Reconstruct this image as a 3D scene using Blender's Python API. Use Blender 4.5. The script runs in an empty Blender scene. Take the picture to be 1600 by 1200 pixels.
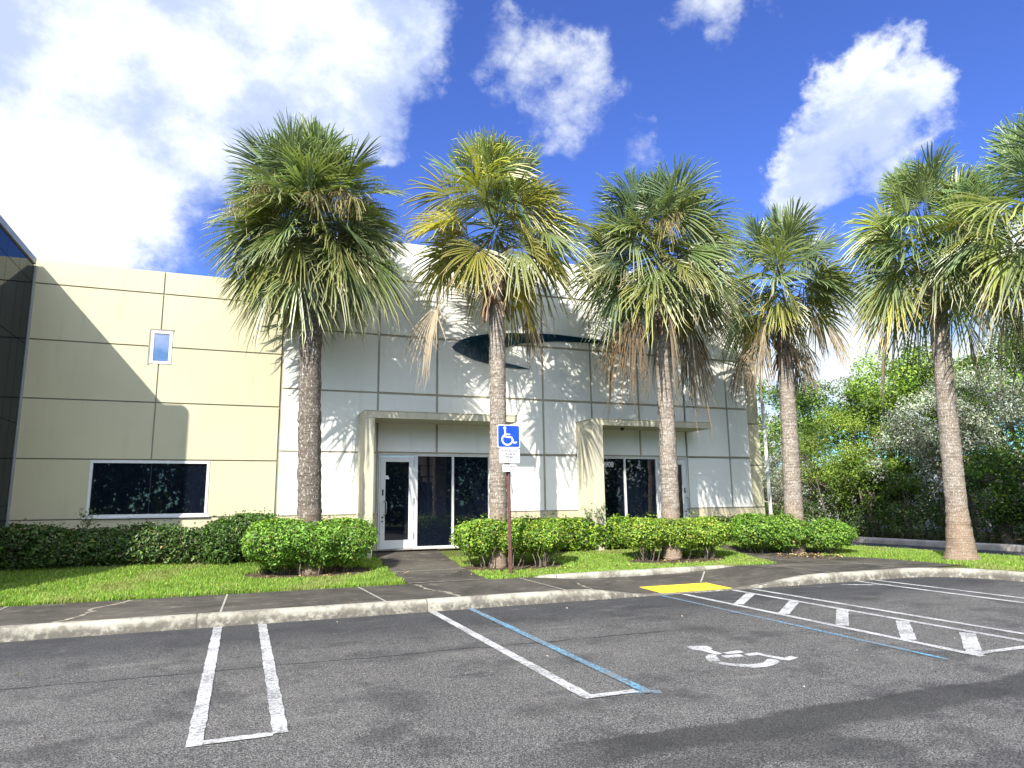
import bpy, math, random
import numpy as np
from mathutils import Matrix, Vector
SC = bpy.context.scene
COL = SC.collection
random.seed(7)
R = math.radians

# ---------------------------------------------------------------- camera
cam_d = bpy.data.cameras.new('camera'); cam = bpy.data.objects.new('camera', cam_d); COL.objects.link(cam)
yaw, pitch, roll = R(21.40), R(9.83), R(-0.74)
fw = Vector((math.sin(yaw)*math.cos(pitch), math.cos(yaw)*math.cos(pitch), math.sin(pitch)))
rt = Vector((math.cos(yaw), -math.sin(yaw), 0)); up = rt.cross(fw)
r2 = math.cos(roll)*rt + math.sin(roll)*up; u2 = -math.sin(roll)*rt + math.cos(roll)*up
cam.matrix_world = Matrix(((r2.x, u2.x, -fw.x, 0), (r2.y, u2.y, -fw.y, 0), (r2.z, u2.z, -fw.z, 1.55), (0, 0, 0, 1)))
cam_d.sensor_width = 36; cam_d.lens = 36*1066/1600; cam_d.clip_end = 3000; cam_d.clip_start = .05
SC.camera = cam

# ---------------------------------------------------------------- exposure, sun, sky
SC.view_settings.view_transform = 'Standard'; SC.view_settings.look = 'None'
SC.view_settings.exposure = 1.4; SC.view_settings.gamma = 1.0; SC.view_settings.use_curve_mapping = False
SUN = Vector((-0.95, -1.0, 1.10)).normalized()          # towards the sun
sl = bpy.data.lights.new('sun', 'SUN'); sl.energy = 4.0; sl.angle = R(.5); sl.color = (1, .95, .86)
so = bpy.data.objects.new('sun', sl); COL.objects.link(so)
so.rotation_euler = SUN.to_track_quat('Z', 'Y').to_euler()
SKY_TINT = (.37, .47, .88, 1)

class NT:
    """small helper for writing node graphs"""
    def __init__(s, tree): s.t = tree; s.n = tree.nodes; s.l = tree.links
    def new(s, typ, ins=None, **kw):
        nd = s.n.new(typ)
        for k, v in kw.items(): setattr(nd, k, v)
        for k, v in (ins or {}).items(): s.put(nd.inputs[k], v)
        return nd
    def put(s, sock, v):
        if isinstance(v, bpy.types.NodeSocket): s.l.new(v, sock)
        elif isinstance(v, bpy.types.Node): s.l.new(v.outputs[0], sock)
        elif isinstance(v, (tuple, list)) and sock.type == 'RGBA' and len(v) == 3: sock.default_value = (*v, 1)
        else: sock.default_value = v
    def m(s, op, a, b=0.0, c=None, clamp=False):
        nd = s.n.new('ShaderNodeMath'); nd.operation = op; nd.use_clamp = clamp
        s.put(nd.inputs[0], a); s.put(nd.inputs[1], b)
        if c is not None: s.put(nd.inputs[2], c)
        return nd.outputs[0]
    def ramp(s, v, a, b, x=0., y=1., smooth=True):
        nd = s.n.new('ShaderNodeMapRange'); nd.interpolation_type = 'SMOOTHSTEP' if smooth else 'LINEAR'
        s.put(nd.inputs['Value'], v)
        for k, q in (('From Min', a), ('From Max', b), ('To Min', x), ('To Max', y)): nd.inputs[k].default_value = q
        return nd.outputs['Result']
    def mix(s, f, a, b, mode='MIX'):
        nd = s.n.new('ShaderNodeMix'); nd.data_type = 'RGBA'; nd.blend_type = mode
        s.put(nd.inputs['Factor'], f)
        s.put(nd.inputs[6], a); s.put(nd.inputs[7], b)
        return nd.outputs[2]
    def noise(s, vec, scale, detail=4, rough=.55, dist=0.):
        nd = s.n.new('ShaderNodeTexNoise'); s.put(nd.inputs['Vector'], vec)
        nd.inputs['Scale'].default_value = scale; nd.inputs['Detail'].default_value = detail
        nd.inputs['Roughness'].default_value = rough; nd.inputs['Distortion'].default_value = dist
        return nd.outputs['Fac']
    def vscale(s, vec, x, y, z):
        nd = s.n.new('ShaderNodeVectorMath'); nd.operation = 'MULTIPLY'; s.put(nd.inputs[0], vec)
        nd.inputs[1].default_value = (x, y, z); return nd.outputs[0]

W = bpy.data.worlds.new('World'); SC.world = W; W.use_nodes = True
g = NT(W.node_tree); g.n.clear()
sky = g.n.new('ShaderNodeTexSky'); sky.sky_type = 'NISHITA'; sky.sun_disc = False
sky.sun_elevation = math.asin(SUN.z); sky.sun_rotation = math.atan2(SUN.x, SUN.y)
sky.air_density = 1.0; sky.dust_density = .3; sky.ozone_density = 3.0; sky.altitude = 0
tc = g.n.new('ShaderNodeTexCoord'); dirv = tc.outputs['Generated']
sz = g.new('ShaderNodeSeparateXYZ', {0: dirv})
skyc = g.mix(1.0, sky.outputs[0], g.mix(g.ramp(sz.outputs[2], .34, .10), SKY_TINT, (.34, .72, .95, 1)), 'MULTIPLY')
wn = g.n.new('ShaderNodeTexNoise'); g.put(wn.inputs['Vector'], dirv); wn.inputs['Scale'].default_value = 9.; wn.inputs['Detail'].default_value = 8; wn.inputs['Roughness'].default_value = .62
ws = g.new('ShaderNodeVectorMath', {0: wn.outputs['Color'], 1: (.5, .5, .5)}, operation='SUBTRACT')
wm = g.new('ShaderNodeVectorMath', {0: ws.outputs[0]}, operation='SCALE'); wm.inputs['Scale'].default_value = .17
wa = g.new('ShaderNodeVectorMath', {0: dirv, 1: wm.outputs[0]}, operation='ADD')
wdir = g.new('ShaderNodeVectorMath', {0: wa.outputs[0]}, operation='NORMALIZE').outputs[0]
# clouds: patches at fixed directions of the sky, broken up by noise
blobs = [((-0.262, 0.8847, 0.399), .165, 1.3), ((-0.0626, 0.8391, 0.5345), .165, 1.25), ((-0.2022, 0.8335, 0.5142), .24, 1.35),
 ((0.03, 0.8307, 0.5551), .15, 1.3), ((0.1087, 0.8013, 0.5883), .12, 1.1), ((0.1438, 0.8499, 0.5069), .06, .6), ((-.04, .885, .455), .06, .7),
 ((0.2853, 0.7588, 0.5855), .05, .5), ((0.3674, 0.7582, 0.5387), .085, .58), ((0.6875, 0.5686, 0.4517), .085, 1.25),
 ((0.6645, 0.6222, 0.4139), .065, 1.1), ((0.7125, 0.5149, 0.4766), .045, .8), ((0.5057, 0.6175, 0.6025), .05, .45),
 ((0.4864, 0.7294, 0.4811), .045, .42), ((0.5605, 0.5784, 0.5928), .025, .4), ((0.7233, 0.6626, 0.1942), .11, 1.),
 ((0.8265, 0.5208, 0.2137), .12, 1.), ((0.7858, 0.5942, 0.1714), .13, 1.), ((.66, .75, .12), .12, .9), ((.87, .45, .15), .12, .9),
 ((-.8, .3, .45), .35, 1), ((-.7, -.5, .55), .45, 1), ((-.1, -.8, .6), .55, 1), ((.6, -.7, .35), .45, 1), ((.2, -.3, .95), .3, 1), ((.9, -.2, .35), .3, 1)]  # this row: unseen clouds, added to lift the light on shaded walls
msk = None
for d, rad, wt in blobs:
    v = g.new('ShaderNodeVectorMath', {0: wdir}, operation='DOT_PRODUCT')
    v.inputs[1].default_value = Vector(d).normalized()
    b = g.ramp(v.outputs['Value'], math.cos(rad*1.25), math.cos(rad*.25), 0, wt)
    msk = b if msk is None else g.m('MAXIMUM', msk, b)
dst = g.vscale(dirv, 1, 1, 1.35)
n1 = g.noise(dst, 6.0, 12, .62, .0); n2 = g.noise(dst, 2.1, 4, .5); n3 = g.noise(dst, 14, 7, .62)
cl = g.m('ADD', g.m('MULTIPLY', msk, 1.0), g.m('MULTIPLY', g.m('SUBTRACT', n1, .5), 2.2))
cl = g.m('ADD', cl, g.m('MULTIPLY', g.m('SUBTRACT', n3, .5), .7))
cl = g.m('MULTIPLY', g.ramp(cl, .22, 1.0), g.ramp(msk, .02, .35))
thick = g.ramp(g.m('ADD', g.m('ADD', n2, g.ramp(g.new('ShaderNodeSeparateXYZ', {0: dirv}).outputs[0], .12, .38, 0, .16)), g.m('MULTIPLY', g.m('SUBTRACT', n1, .5), 1.3)), .42, .70)
cloudc = g.mix(thick, (2.35, 2.8, 3.95, 1), (4.1, 4.35, 4.5, 1))
sd = g.new('ShaderNodeVectorMath', {0: dirv}, operation='DOT_PRODUCT'); sd.inputs[1].default_value = SUN
fill_gain = g.ramp(sd.outputs['Value'], 0., .85, 1.0, 3.2)     # added gain: unseen clouds on the sun side fill the shaded walls
cs = g.new('ShaderNodeVectorMath', {0: cloudc, 1: (1, 1, 1)}, operation='SCALE'); g.put(cs.inputs['Scale'], fill_gain); cloudc = cs.outputs[0]
col = g.mix(cl, skyc, cloudc)
bg = g.new('ShaderNodeBackground', {'Color': col, 'Strength': .1})
g.new('ShaderNodeOutputWorld', {'Surface': bg.outputs[0]})

# ---------------------------------------------------------------- materials
def mat(name, fn):
    m = bpy.data.materials.new(name); m.use_nodes = True
    t = NT(m.node_tree); t.n.clear()
    out = t.n.new('ShaderNodeOutputMaterial')
    geo = t.n.new('ShaderNodeNewGeometry')
    sh = fn(t, geo.outputs['Position'])
    t.l.new(sh, out.inputs['Surface'])
    return m
def pbr(t, col, rough=.7, spec=.35, metal=0., bump=None, bs=.3, bd=.01):
    p = t.new('ShaderNodeBsdfPrincipled', {'Base Color': col, 'Roughness': rough, 'Metallic': metal})
    p.inputs['Specular IOR Level'].default_value = spec
    if bump is not None:
        b = t.new('ShaderNodeBump', {'Height': bump, 'Strength': bs, 'Distance': bd}); t.l.new(b.outputs[0], p.inputs['Normal'])
    return p.outputs[0]
def simple(name, a, b=None, scale=3., rough=.7, spec=.35, metal=0., bscale=60., bs=.15, bd=.004, stretch=(1, 1, 1)):
    b = b or tuple(c*.85 for c in a)
    def fn(t, P):
        v = t.vscale(P, *stretch)
        return pbr(t, t.mix(t.ramp(t.noise(v, scale), .3, .7), a, b), rough, spec, metal, t.noise(P, bscale, 3), bs, bd)
    return mat(name, fn)
def paint_fn(a, streak=.20):
    def fn(t, P):
        big = t.noise(P, .7, 3); st = t.noise(t.vscale(P, 3.5, 3.5, .35), 1.6, 5)
        c = t.mix(t.ramp(big, .3, .7), a, tuple(x*.93 for x in a))
        c = t.mix(t.m('MULTIPLY', t.ramp(st, .52, .8), streak), c, tuple(x*.45 for x in a))
        c = t.mix(t.m('MULTIPLY', t.ramp(t.noise(P, 9, 6, .7), .6, .85), streak), c, tuple(x*.6 for x in a))
        return pbr(t, c, .75, .25, 0, t.noise(P, 45, 4), .25, .006)
    return fn
M = {}
M['beige'] = mat('beige_stucco', paint_fn((.48, .45, .305)))
M['white'] = mat('white_stucco', paint_fn((.76, .75, .69)))
M['tan'] = mat('tan_stucco', paint_fn((.47, .41, .29), .3))
M['canopy'] = mat('tan_canopy_stucco', paint_fn((.47, .44, .33), .35))
M['groove_tan'] = simple('joint_tan', (.36, .33, .24), (.30, .27, .20))
M['groove'] = simple('joint_olive', (.25, .235, .18), (.19, .18, .14))
M['frame'] = simple('pale_aluminium', (.62, .63, .62), (.56, .57, .57), 8, .4, .5, .0, 30, .03)
M['coping'] = simple('grey_metal_coping', (.34, .35, .37), (.28, .29, .31), 5, .5, .4, .2)
M['dark'] = simple('black_rubber', (.02, .02, .022), None, 8, .6)
M['maroon'] = simple('maroon_post', (.16, .075, .06), (.10, .05, .045), 14, .5, .4, 0, 80, .1)
M['steel'] = simple('galvanised_steel', (.42, .43, .43), (.34, .35, .35), 30, .4, .5, .7)
M['sign_blue'] = simple('sign_blue', (.006, .055, .62), (.006, .05, .56), 4, .4, .4)
M['sign_white'] = simple('sign_white', (.80, .80, .80), (.72, .73, .73), 12, .45, .4)
M['ink'] = simple('sign_ink', (.035, .035, .04), (.16, .16, .17), 40, .6)
M['digit'] = simple('white_vinyl', (.75, .76, .74), None, 10, .5)
M['yellow'] = simple('yellow_pad', (.83, .60, .035), (.70, .50, .04), 14, .6, .3, 0, 220, .5, .004)
M['pipe'] = simple('white_pipe', (.72, .71, .66), (.5, .48, .42), 2.5, .5)
M['soil'] = simple('soil', (.11, .085, .055), (.05, .04, .028), 9, .95, .1, 0, 40, 1., .03)
M['lawnbase'] = simple('lawn_soil', (.075, .11, .022), (.11, .12, .04), 5, .95, .1, 0, 60, 1., .03)
M['far_ground'] = simple('far_ground', (.05, .075, .02), (.07, .07, .035), .4, .95, .1)
M['roof'] = simple('roof', (.5, .49, .46), None, 1, .8)
M['pale_wall'] = simple('pale_wall', (.62, .62, .62), (.5, .5, .5), 1.2, .8)

def glass_fn(refl, base, rough=.015, tint=(1, 1, 1), fres=.9):
    def fn(t, P):
        b = t.new('ShaderNodeBump', {'Height': t.noise(P, .8, 2), 'Strength': .12, 'Distance': .02})
        gl = t.new('ShaderNodeBsdfGlossy', {'Color': tint, 'Roughness': rough, 'Normal': b.outputs[0]})
        df = t.new('ShaderNodeBsdfDiffuse', {'Color': base})
        fr = t.new('ShaderNodeFresnel', {'IOR': 1.5})
        f = t.m('ADD', t.m('MULTIPLY', fr.outputs[0], fres), refl, clamp=True)
        mx = t.new('ShaderNodeMixShader', {0: f}); t.l.new(df.outputs[0], mx.inputs[1]); t.l.new(gl.outputs[0], mx.inputs[2])
        return mx.outputs[0]
    return fn
M['glass'] = mat('dark_window_glass', glass_fn(.05, (.004, .006, .012)))
M['glass_hi'] = mat('sky_window_glass', glass_fn(.30, (.01, .02, .05)))
M['emblem'] = mat('dark_blue_glass', glass_fn(.0, (.008, .028, .045), .03, (1, 1, 1), .3))
M['curtain'] = mat('mirror_panel', glass_fn(.06, (.006, .009, .016), .02, (.85, .93, 1.), .25))

def asphalt_fn(t, P):
    sep = t.new('ShaderNodeSeparateXYZ', {0: P}); X, Y = sep.outputs[0], sep.outputs[1]
    n_big = t.noise(P, .45, 5, .6, .3); n_mid = t.noise(t.vscale(P, .55, 1.6, 1), 1.7, 6, .62); n_f = t.noise(P, 85, 2, .8)
    n_g = t.noise(P, 260, 2, .6)
    worn = t.ramp(t.m('ADD', t.m('MULTIPLY', n_big, .5), t.m('MULTIPLY', n_mid, .6)), .46, .70)
    seal = t.ramp(t.m('ADD', Y, t.m('MULTIPLY', t.m('SUBTRACT', n_mid, .5), 1.6)), 7.6, 9.3)     # smoother, newer coat near the kerb
    nearw = t.ramp(Y, 8.5, 5.5)
    base = t.mix(worn, (.020, .020, .021, 1), (.060, .059, .056, 1))
    base = t.mix(t.m('MULTIPLY', nearw, .25), base, (.085, .082, .078, 1))
    base = t.mix(t.m('MULTIPLY', seal, .7), base, (.024, .026, .032, 1))
    # stones in the surface
    sp = t.m('MULTIPLY', t.ramp(n_f, .50, .66), t.m('SUBTRACT', 1, t.m('MULTIPLY', seal, .75)))
    base = t.mix(t.m('MULTIPLY', sp, .80), base, (.30, .29, .27, 1))
    base = t.mix(t.m('MULTIPLY', t.ramp(n_f, .50, .36), .85), base, (.016, .016, .017, 1))
    vc = t.new('ShaderNodeTexVoronoi', {'Vector': P, 'Scale': 125.0}); vs = t.new('ShaderNodeSeparateColor', {0: vc.outputs['Color']})
    base = t.mix(t.m('MULTIPLY', t.ramp(vs.outputs[0], .62, .95), t.m('SUBTRACT', .85, t.m('MULTIPLY', seal, .6))), base, (.23, .22, .205, 1))
    base = t.mix(t.m('MULTIPLY', t.ramp(vs.outputs[0], .35, .1), .7), base, (.012, .012, .013, 1))
    smear = t.noise(t.vscale(P, .45, 2.6, 1), 1.5, 6, .7)
    base = t.mix(t.m('MULTIPLY', t.ramp(smear, .56, .70), .45), base, (.17, .165, .15, 1))
    base = t.mix(t.m('MULTIPLY', t.ramp(smear, .42, .30), .45), base, (.018, .018, .02, 1))
    oil = t.noise(t.vscale(P, 1, 1, 0), .62, 2, .4); base = t.mix(t.m('MULTIPLY', t.ramp(oil, .64, .72), .5), base, (.02, .019, .018, 1))
    blot = t.noise(P, 2.6, 5, .7)
    base = t.mix(t.m('MULTIPLY', t.ramp(blot, .56, .72), t.m('MULTIPLY', worn, .5)), base, (.19, .18, .16, 1))
    base = t.mix(t.m('MULTIPLY', t.ramp(t.noise(P, 1.3, 5, .65), .50, .36), .5), base, (.02, .02, .021, 1))
    vor = t.new('ShaderNodeTexVoronoi', {'Vector': P, 'Scale': 26.0})
    dot = t.m('MULTIPLY', t.ramp(vor.outputs['Distance'], .10, .05), t.ramp(t.noise(P, 3, 2), .5, .7))
    base = t.mix(t.m('MULTIPLY', dot, .7), base, (.42, .41, .38, 1))
    # seam crack running parallel to the kerb
    wob = t.m('MULTIPLY', t.m('SUBTRACT', t.noise(t.vscale(P, 1, 0, 0), 1.1, 5, .6), .5), .28)
    wob2 = t.m('MULTIPLY', t.m('SUBTRACT', t.noise(P, 22, 2), .5), .05)
    dy = t.m('ABSOLUTE', t.m('SUBTRACT', t.m('ADD', t.m('ADD', Y, wob), wob2), t.m('SUBTRACT', 7.44, t.m('MULTIPLY', X, .022))))
    crack = t.m('MULTIPLY', t.ramp(dy, .035, .006), t.ramp(X, 5.6, 4.6))
    crack = t.m('MULTIPLY', crack, t.ramp(t.noise(P, 2.3, 3), .28, .5))
    base = t.mix(t.m('MULTIPLY', crack, .85), base, (.010, .010, .010, 1))
    soft = t.m('MULTIPLY', t.ramp(dy, .35, .02), t.ramp(X, 5.6, 4.6))
    base = t.mix(t.m('MULTIPLY', soft, .25), base, (.03, .03, .032, 1))
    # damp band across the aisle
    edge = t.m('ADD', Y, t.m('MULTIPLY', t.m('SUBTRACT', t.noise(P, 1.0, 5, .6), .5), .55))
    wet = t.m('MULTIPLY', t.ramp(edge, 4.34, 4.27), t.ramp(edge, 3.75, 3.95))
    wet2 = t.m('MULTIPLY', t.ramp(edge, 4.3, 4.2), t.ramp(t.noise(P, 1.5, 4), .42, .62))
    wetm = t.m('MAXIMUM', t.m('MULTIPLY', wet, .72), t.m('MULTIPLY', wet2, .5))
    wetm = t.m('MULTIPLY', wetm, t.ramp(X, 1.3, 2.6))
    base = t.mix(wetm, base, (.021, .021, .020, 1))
    hgt = t.m('ADD', n_f, t.m('MULTIPLY', n_g, .5))
    hgt = t.m('SUBTRACT', hgt, t.m('MULTIPLY', crack, 2.5))
    return pbr(t, base, .82, .3, 0, hgt, .55, .006)
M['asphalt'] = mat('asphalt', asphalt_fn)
def road_fn(t, P):
    c = t.mix(t.ramp(t.noise(P, 1.2, 5), .35, .7), (.045, .045, .047, 1), (.075, .073, .07, 1))
    return pbr(t, c, .85, .3, 0, t.noise(P, 90, 2), .4, .006)
M['road'] = mat('side_road_asphalt', road_fn)
def paint_line(a, chip):
    def fn(t, P):
        n = t.noise(P, 34, 6, .8); n2 = t.noise(P, 2.2, 3); n3 = t.noise(P, 120, 2, .6)
        f = t.m('ADD', t.m('ADD', n, t.m('MULTIPLY', n2, .35)), t.m('MULTIPLY', n3, .25))
        m = t.m('MULTIPLY', t.ramp(f, chip, chip+.10), .85)
        c = t.mix(m, a, (.05, .05, .05, 1))
        c = t.mix(t.m('MULTIPLY', t.ramp(n2, .4, .7), .35), c, (.25, .25, .25, 1))
        return pbr(t, c, .75, .3, 0, n3, .4, .004)
    return fn
M['line'] = mat('white_road_paint', paint_line((.40, .40, .395, 1), .79))
M['line_blue'] = mat('blue_road_paint', paint_line((.13, .31, .45, 1), .72))
def kerb_fn(t, P):
    n = t.noise(P, 2.4, 6, .65); n2 = t.noise(P, 14, 5, .7)
    c = t.mix(t.ramp(n, .35, .65), (.34, .325, .27, 1), (.22, .205, .165, 1))
    sep = t.new('ShaderNodeSeparateXYZ', {0: P}); Z = sep.outputs[2]; Xx = sep.outputs[0]
    low = t.m('MULTIPLY', t.ramp(Z, .14, .05), t.ramp(t.m('ADD', n2, t.m('MULTIPLY', n, .6)), .60, .85))
    c = t.mix(t.m('MULTIPLY', low, .85), c, (.09, .085, .07, 1))
    sm = t.m('MULTIPLY', t.ramp(t.m('ADD', n2, n), .95, 1.25), .8)
    c = t.mix(sm, c, (.11, .10, .085, 1))
    jt = t.m('ABSOLUTE', t.m('SUBTRACT', t.m('FRACT', t.m('DIVIDE', t.m('ADD', Xx, 20.3), 3.05)), .5))
    c = t.mix(t.ramp(jt, .004, .001), c, (.07, .07, .06, 1))
    return pbr(t, c, .85, .2, 0, n2, .4, .01)
M['kerb'] = mat('kerb_concrete', kerb_fn)
M['kerb_sun'] = simple('sunlit_pink_kerb', (.58, .50, .40), (.42, .35, .28), 3, .8)  # pinkish kerb, made paler to stand in for sun on it
def walk_fn(t, P):
    n = t.noise(P, .9, 6, .62, .5); n2 = t.noise(t.vscale(P, 1, 2.2, 1), 3.2, 6, .7); n3 = t.noise(P, 60, 3, .6)
    c = t.mix(t.ramp(n, .32, .68), (.030, .027, .023, 1), (.075, .067, .055, 1))
    c = t.mix(t.m('MULTIPLY', t.ramp(n2, .52, .74), .7), c, (.19, .17, .135, 1))
    c = t.mix(t.m('MULTIPLY', t.ramp(n2, .45, .25), .5), c, (.028, .026, .023, 1))
    c = t.mix(t.m('MULTIPLY', t.ramp(n3, .45, .75), .3), c, (.13, .12, .10, 1))
    sc = t.noise(t.vscale(P, .8, 3.2, 1), 1.9, 6, .75)
    c = t.mix(t.m('MULTIPLY', t.ramp(sc, .58, .70), .6), c, (.20, .18, .145, 1))
    return pbr(t, c, .85, .25, 0, n3, .35, .005)
M['walk'] = mat('weathered_concrete_walk', walk_fn)
M['joint'] = simple('pale_joint', (.36, .34, .29), (.20, .19, .16), 14, .9)
M['scar'] = simple('pale_crack', (.30, .27, .20), (.12, .11, .09), 18, .9)

def leaf_fn(trans=.3, rough=.5, spec=.35, gain=1.):
    def fn(t, P):
        at = t.new('ShaderNodeAttribute', attribute_name='Col')
        c = at.outputs['Color']
        if gain != 1.: c = t.mix(1., c, (gain, gain, gain, 1), 'MULTIPLY')
        p = pbr(t, c, rough, spec)
        tr = t.new('ShaderNodeBsdfTranslucent', {'Color': t.mix(1., c, (1.5, 1.6, .7, 1), 'MULTIPLY')})
        mx = t.new('ShaderNodeMixShader', {0: trans}); t.l.new(p, mx.inputs[1]); t.l.new(tr.outputs[0], mx.inputs[2])
        return mx.outputs[0]
    return fn
M['leaf'] = mat('leaf', leaf_fn(.3, .45, .4))
M['frond'] = mat('palm_frond', leaf_fn(.22, .38, .5))
M['dead'] = mat('dead_frond', leaf_fn(.12, .7, .2))
M['grass'] = mat('grass_blade', leaf_fn(.35, .6, .25))
def bark_fn(t, P, dk=1.):
    v = t.vscale(P, 1, 1, 2.2)
    ring = t.noise(t.vscale(P, .9, .9, 9), 2.6, 5, .6); pat = t.noise(v, 7, 6, .7); f = t.noise(t.vscale(P, 1, 1, .5), 34, 4, .7)
    c = t.mix(t.ramp(pat, .35, .65), (.20*dk, .16*dk, .125*dk, 1), (.30*dk, .265*dk, .225*dk, 1))
    c = t.mix(t.m('MULTIPLY', t.ramp(ring, .5, .40), .45), c, (.10, .08, .06, 1))
    c = t.mix(t.m('MULTIPLY', t.ramp(f, .54, .64), .8), c, (.50, .46, .42, 1))
    c = t.mix(t.m('MULTIPLY', t.ramp(f, .44, .32), .6), c, (.07, .055, .045, 1))
    sep = t.new('ShaderNodeSeparateXYZ', {0: P})
    low = t.m('MULTIPLY', t.ramp(t.m('ADD', sep.outputs[2], t.m('MULTIPLY', pat, .9)), 2.1, 1.3), .55)
    c = t.mix(low, c, (.24, .16, .10, 1))
    return pbr(t, c, .9, .15, 0, t.m('ADD', ring, f), .9, .03)
M['bark'] = mat('palm_bark', bark_fn)
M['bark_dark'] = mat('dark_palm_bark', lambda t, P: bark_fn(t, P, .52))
M['twig'] = simple('grey_bark', (.17, .14, .11), (.09, .075, .06), 12, .9, .15, 0, 40, .6, .01)
M['palebark'] = simple('pale_bark', (.34, .29, .23), (.20, .17, .13), 9, .9, .15, 0, 40, .6, .01)

# ---------------------------------------------------------------- mesh helpers
class MB:
    def __init__(s): s.v = []; s.f = []; s.c = []; s.n = 0; s.k = []
    def add(s, V, F, C=None):
        V = np.asarray(V, float).reshape(-1, 3); s.v.append(V)
        s.k.append((V, [tuple(int(i) for i in f) for f in F]))
        for f in F: s.f.append(tuple(int(i)+s.n for i in f))
        if C is not None:
            C = np.asarray(C, float)
            s.c.append(np.tile(C, (len(V), 1)) if C.ndim == 1 else C)
        s.n += len(V); return s
    def box(s, x0, x1, y0, y1, z0, z1):
        V = [(x0,y0,z0),(x1,y0,z0),(x1,y1,z0),(x0,y1,z0),(x0,y0,z1),(x1,y0,z1),(x1,y1,z1),(x0,y1,z1)]
        return s.add(V, [(3,2,1,0),(4,5,6,7),(0,1,5,4),(1,2,6,5),(2,3,7,6),(3,0,4,7)])
    def prism(s, pts, y0, y1):     # outline in x,z pushed along y
        n = len(pts); V = [(x, y0, z) for x, z in pts]+[(x, y1, z) for x, z in pts]
        F = [tuple(range(n)), tuple(range(2*n-1, n-1, -1))]+[(i, i+n, (i+1) % n+n, (i+1) % n) for i in range(n)]
        return s.add(V, F)
    def tube(s, P, rad, sides=8, C=None, caps=True, jit=0, rng=None):
        P = np.asarray(P, float); n = len(P); rad = np.broadcast_to(rad, n)
        T = np.gradient(P, axis=0); T /= np.linalg.norm(T, axis=1)[:, None]+1e-9
        V = []; a = np.array([1., 0, 0]) if abs(T[0][0]) < .8 else np.array([0, 1., 0])
        for i in range(n):
            b = np.cross(T[i], a); b /= np.linalg.norm(b); a = np.cross(b, T[i])
            th = np.linspace(0, 2*math.pi, sides, endpoint=False)
            rr = rad[i]*(1+(jit*rng.standard_normal(sides) if jit else 0))
            V.append(P[i]+np.outer(np.cos(th)*rr, a)+np.outer(np.sin(th)*rr, b))
        F = [(i*sides+j, i*sides+(j+1) % sides, (i+1)*sides+(j+1) % sides, (i+1)*sides+j) for i in range(n-1) for j in range(sides)]
        if caps: F += [tuple(range(sides-1, -1, -1)), tuple(range((n-1)*sides, n*sides))]
        return s.add(np.concatenate(V), F, C)
    def each(s, name, m, parent=None, smooth=False):      # every added piece becomes an object of its own
        return [MB().add(V, F).obj(name, m, parent, smooth) for V, F in s.k]
    def obj(s, name, m, parent=None, smooth=False):
        me = bpy.data.meshes.new(name); V = np.concatenate(s.v)
        me.from_pydata(V.tolist(), [], s.f)
        if s.c:
            at = me.color_attributes.new('Col', 'FLOAT_COLOR', 'POINT')
            C = np.concatenate(s.c); at.data.foreach_set('color', np.c_[C, np.ones(len(C))].ravel())
        return link(name, me, m, parent, smooth)
def link(name, me, m, parent=None, smooth=False):
    if smooth: me.polygons.foreach_set('use_smooth', np.ones(len(me.polygons), bool))
    me.materials.append(M[m]); me.update()
    o = bpy.data.objects.new(name, me); COL.objects.link(o)
    if parent is not None:
        o.parent = parent
        w = parent
        off = Vector((0, 0, 0))
        while w is not None: off += w.location; w = w.parent
        o.location = -off if parent.type == 'EMPTY' or parent.location.length else (0, 0, 0)
    return o
def raw(name, V, F, m, C=None, parent=None, k=3):
    """V: n x 3, F: m x k index array"""
    me = bpy.data.meshes.new(name)
    me.vertices.add(len(V)); me.vertices.foreach_set('co', np.asarray(V, np.float32).ravel())
    F = np.asarray(F, np.int32); me.loops.add(F.size); me.loops.foreach_set('vertex_index', F.ravel())
    me.polygons.add(len(F)); me.polygons.foreach_set('loop_start', np.arange(0, F.size, F.shape[1], dtype=np.int32))
    me.polygons.foreach_set('loop_total', np.full(len(F), F.shape[1], np.int32)); me.update(calc_edges=True)
    if C is not None:
        at = me.color_attributes.new('Col', 'FLOAT_COLOR', 'POINT'); at.data.foreach_set('color', np.c_[C, np.ones(len(C))].astype(np.float32).ravel())
    return link(name, me, m, parent)
def tag(o, label=None, cat=None, group=None, kind=None):
    if label: o['label'] = label
    if cat: o['category'] = cat
    if group: o['group'] = group
    if kind: o['kind'] = kind
    return o
def thing(name, label, cat, loc=(0, 0, 0), group=None):
    o = bpy.data.objects.new(name, None); COL.objects.link(o); o.location = loc; o.empty_display_size = .3
    return tag(o, label, cat, group)
def struct(o): o['kind'] = 'structure'; return o
def bevel(o, w=.01, seg=2):
    md = o.modifiers.new('bevel', 'BEVEL'); md.width = w; md.segments = seg; md.limit_method = 'ANGLE'; return o

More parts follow.
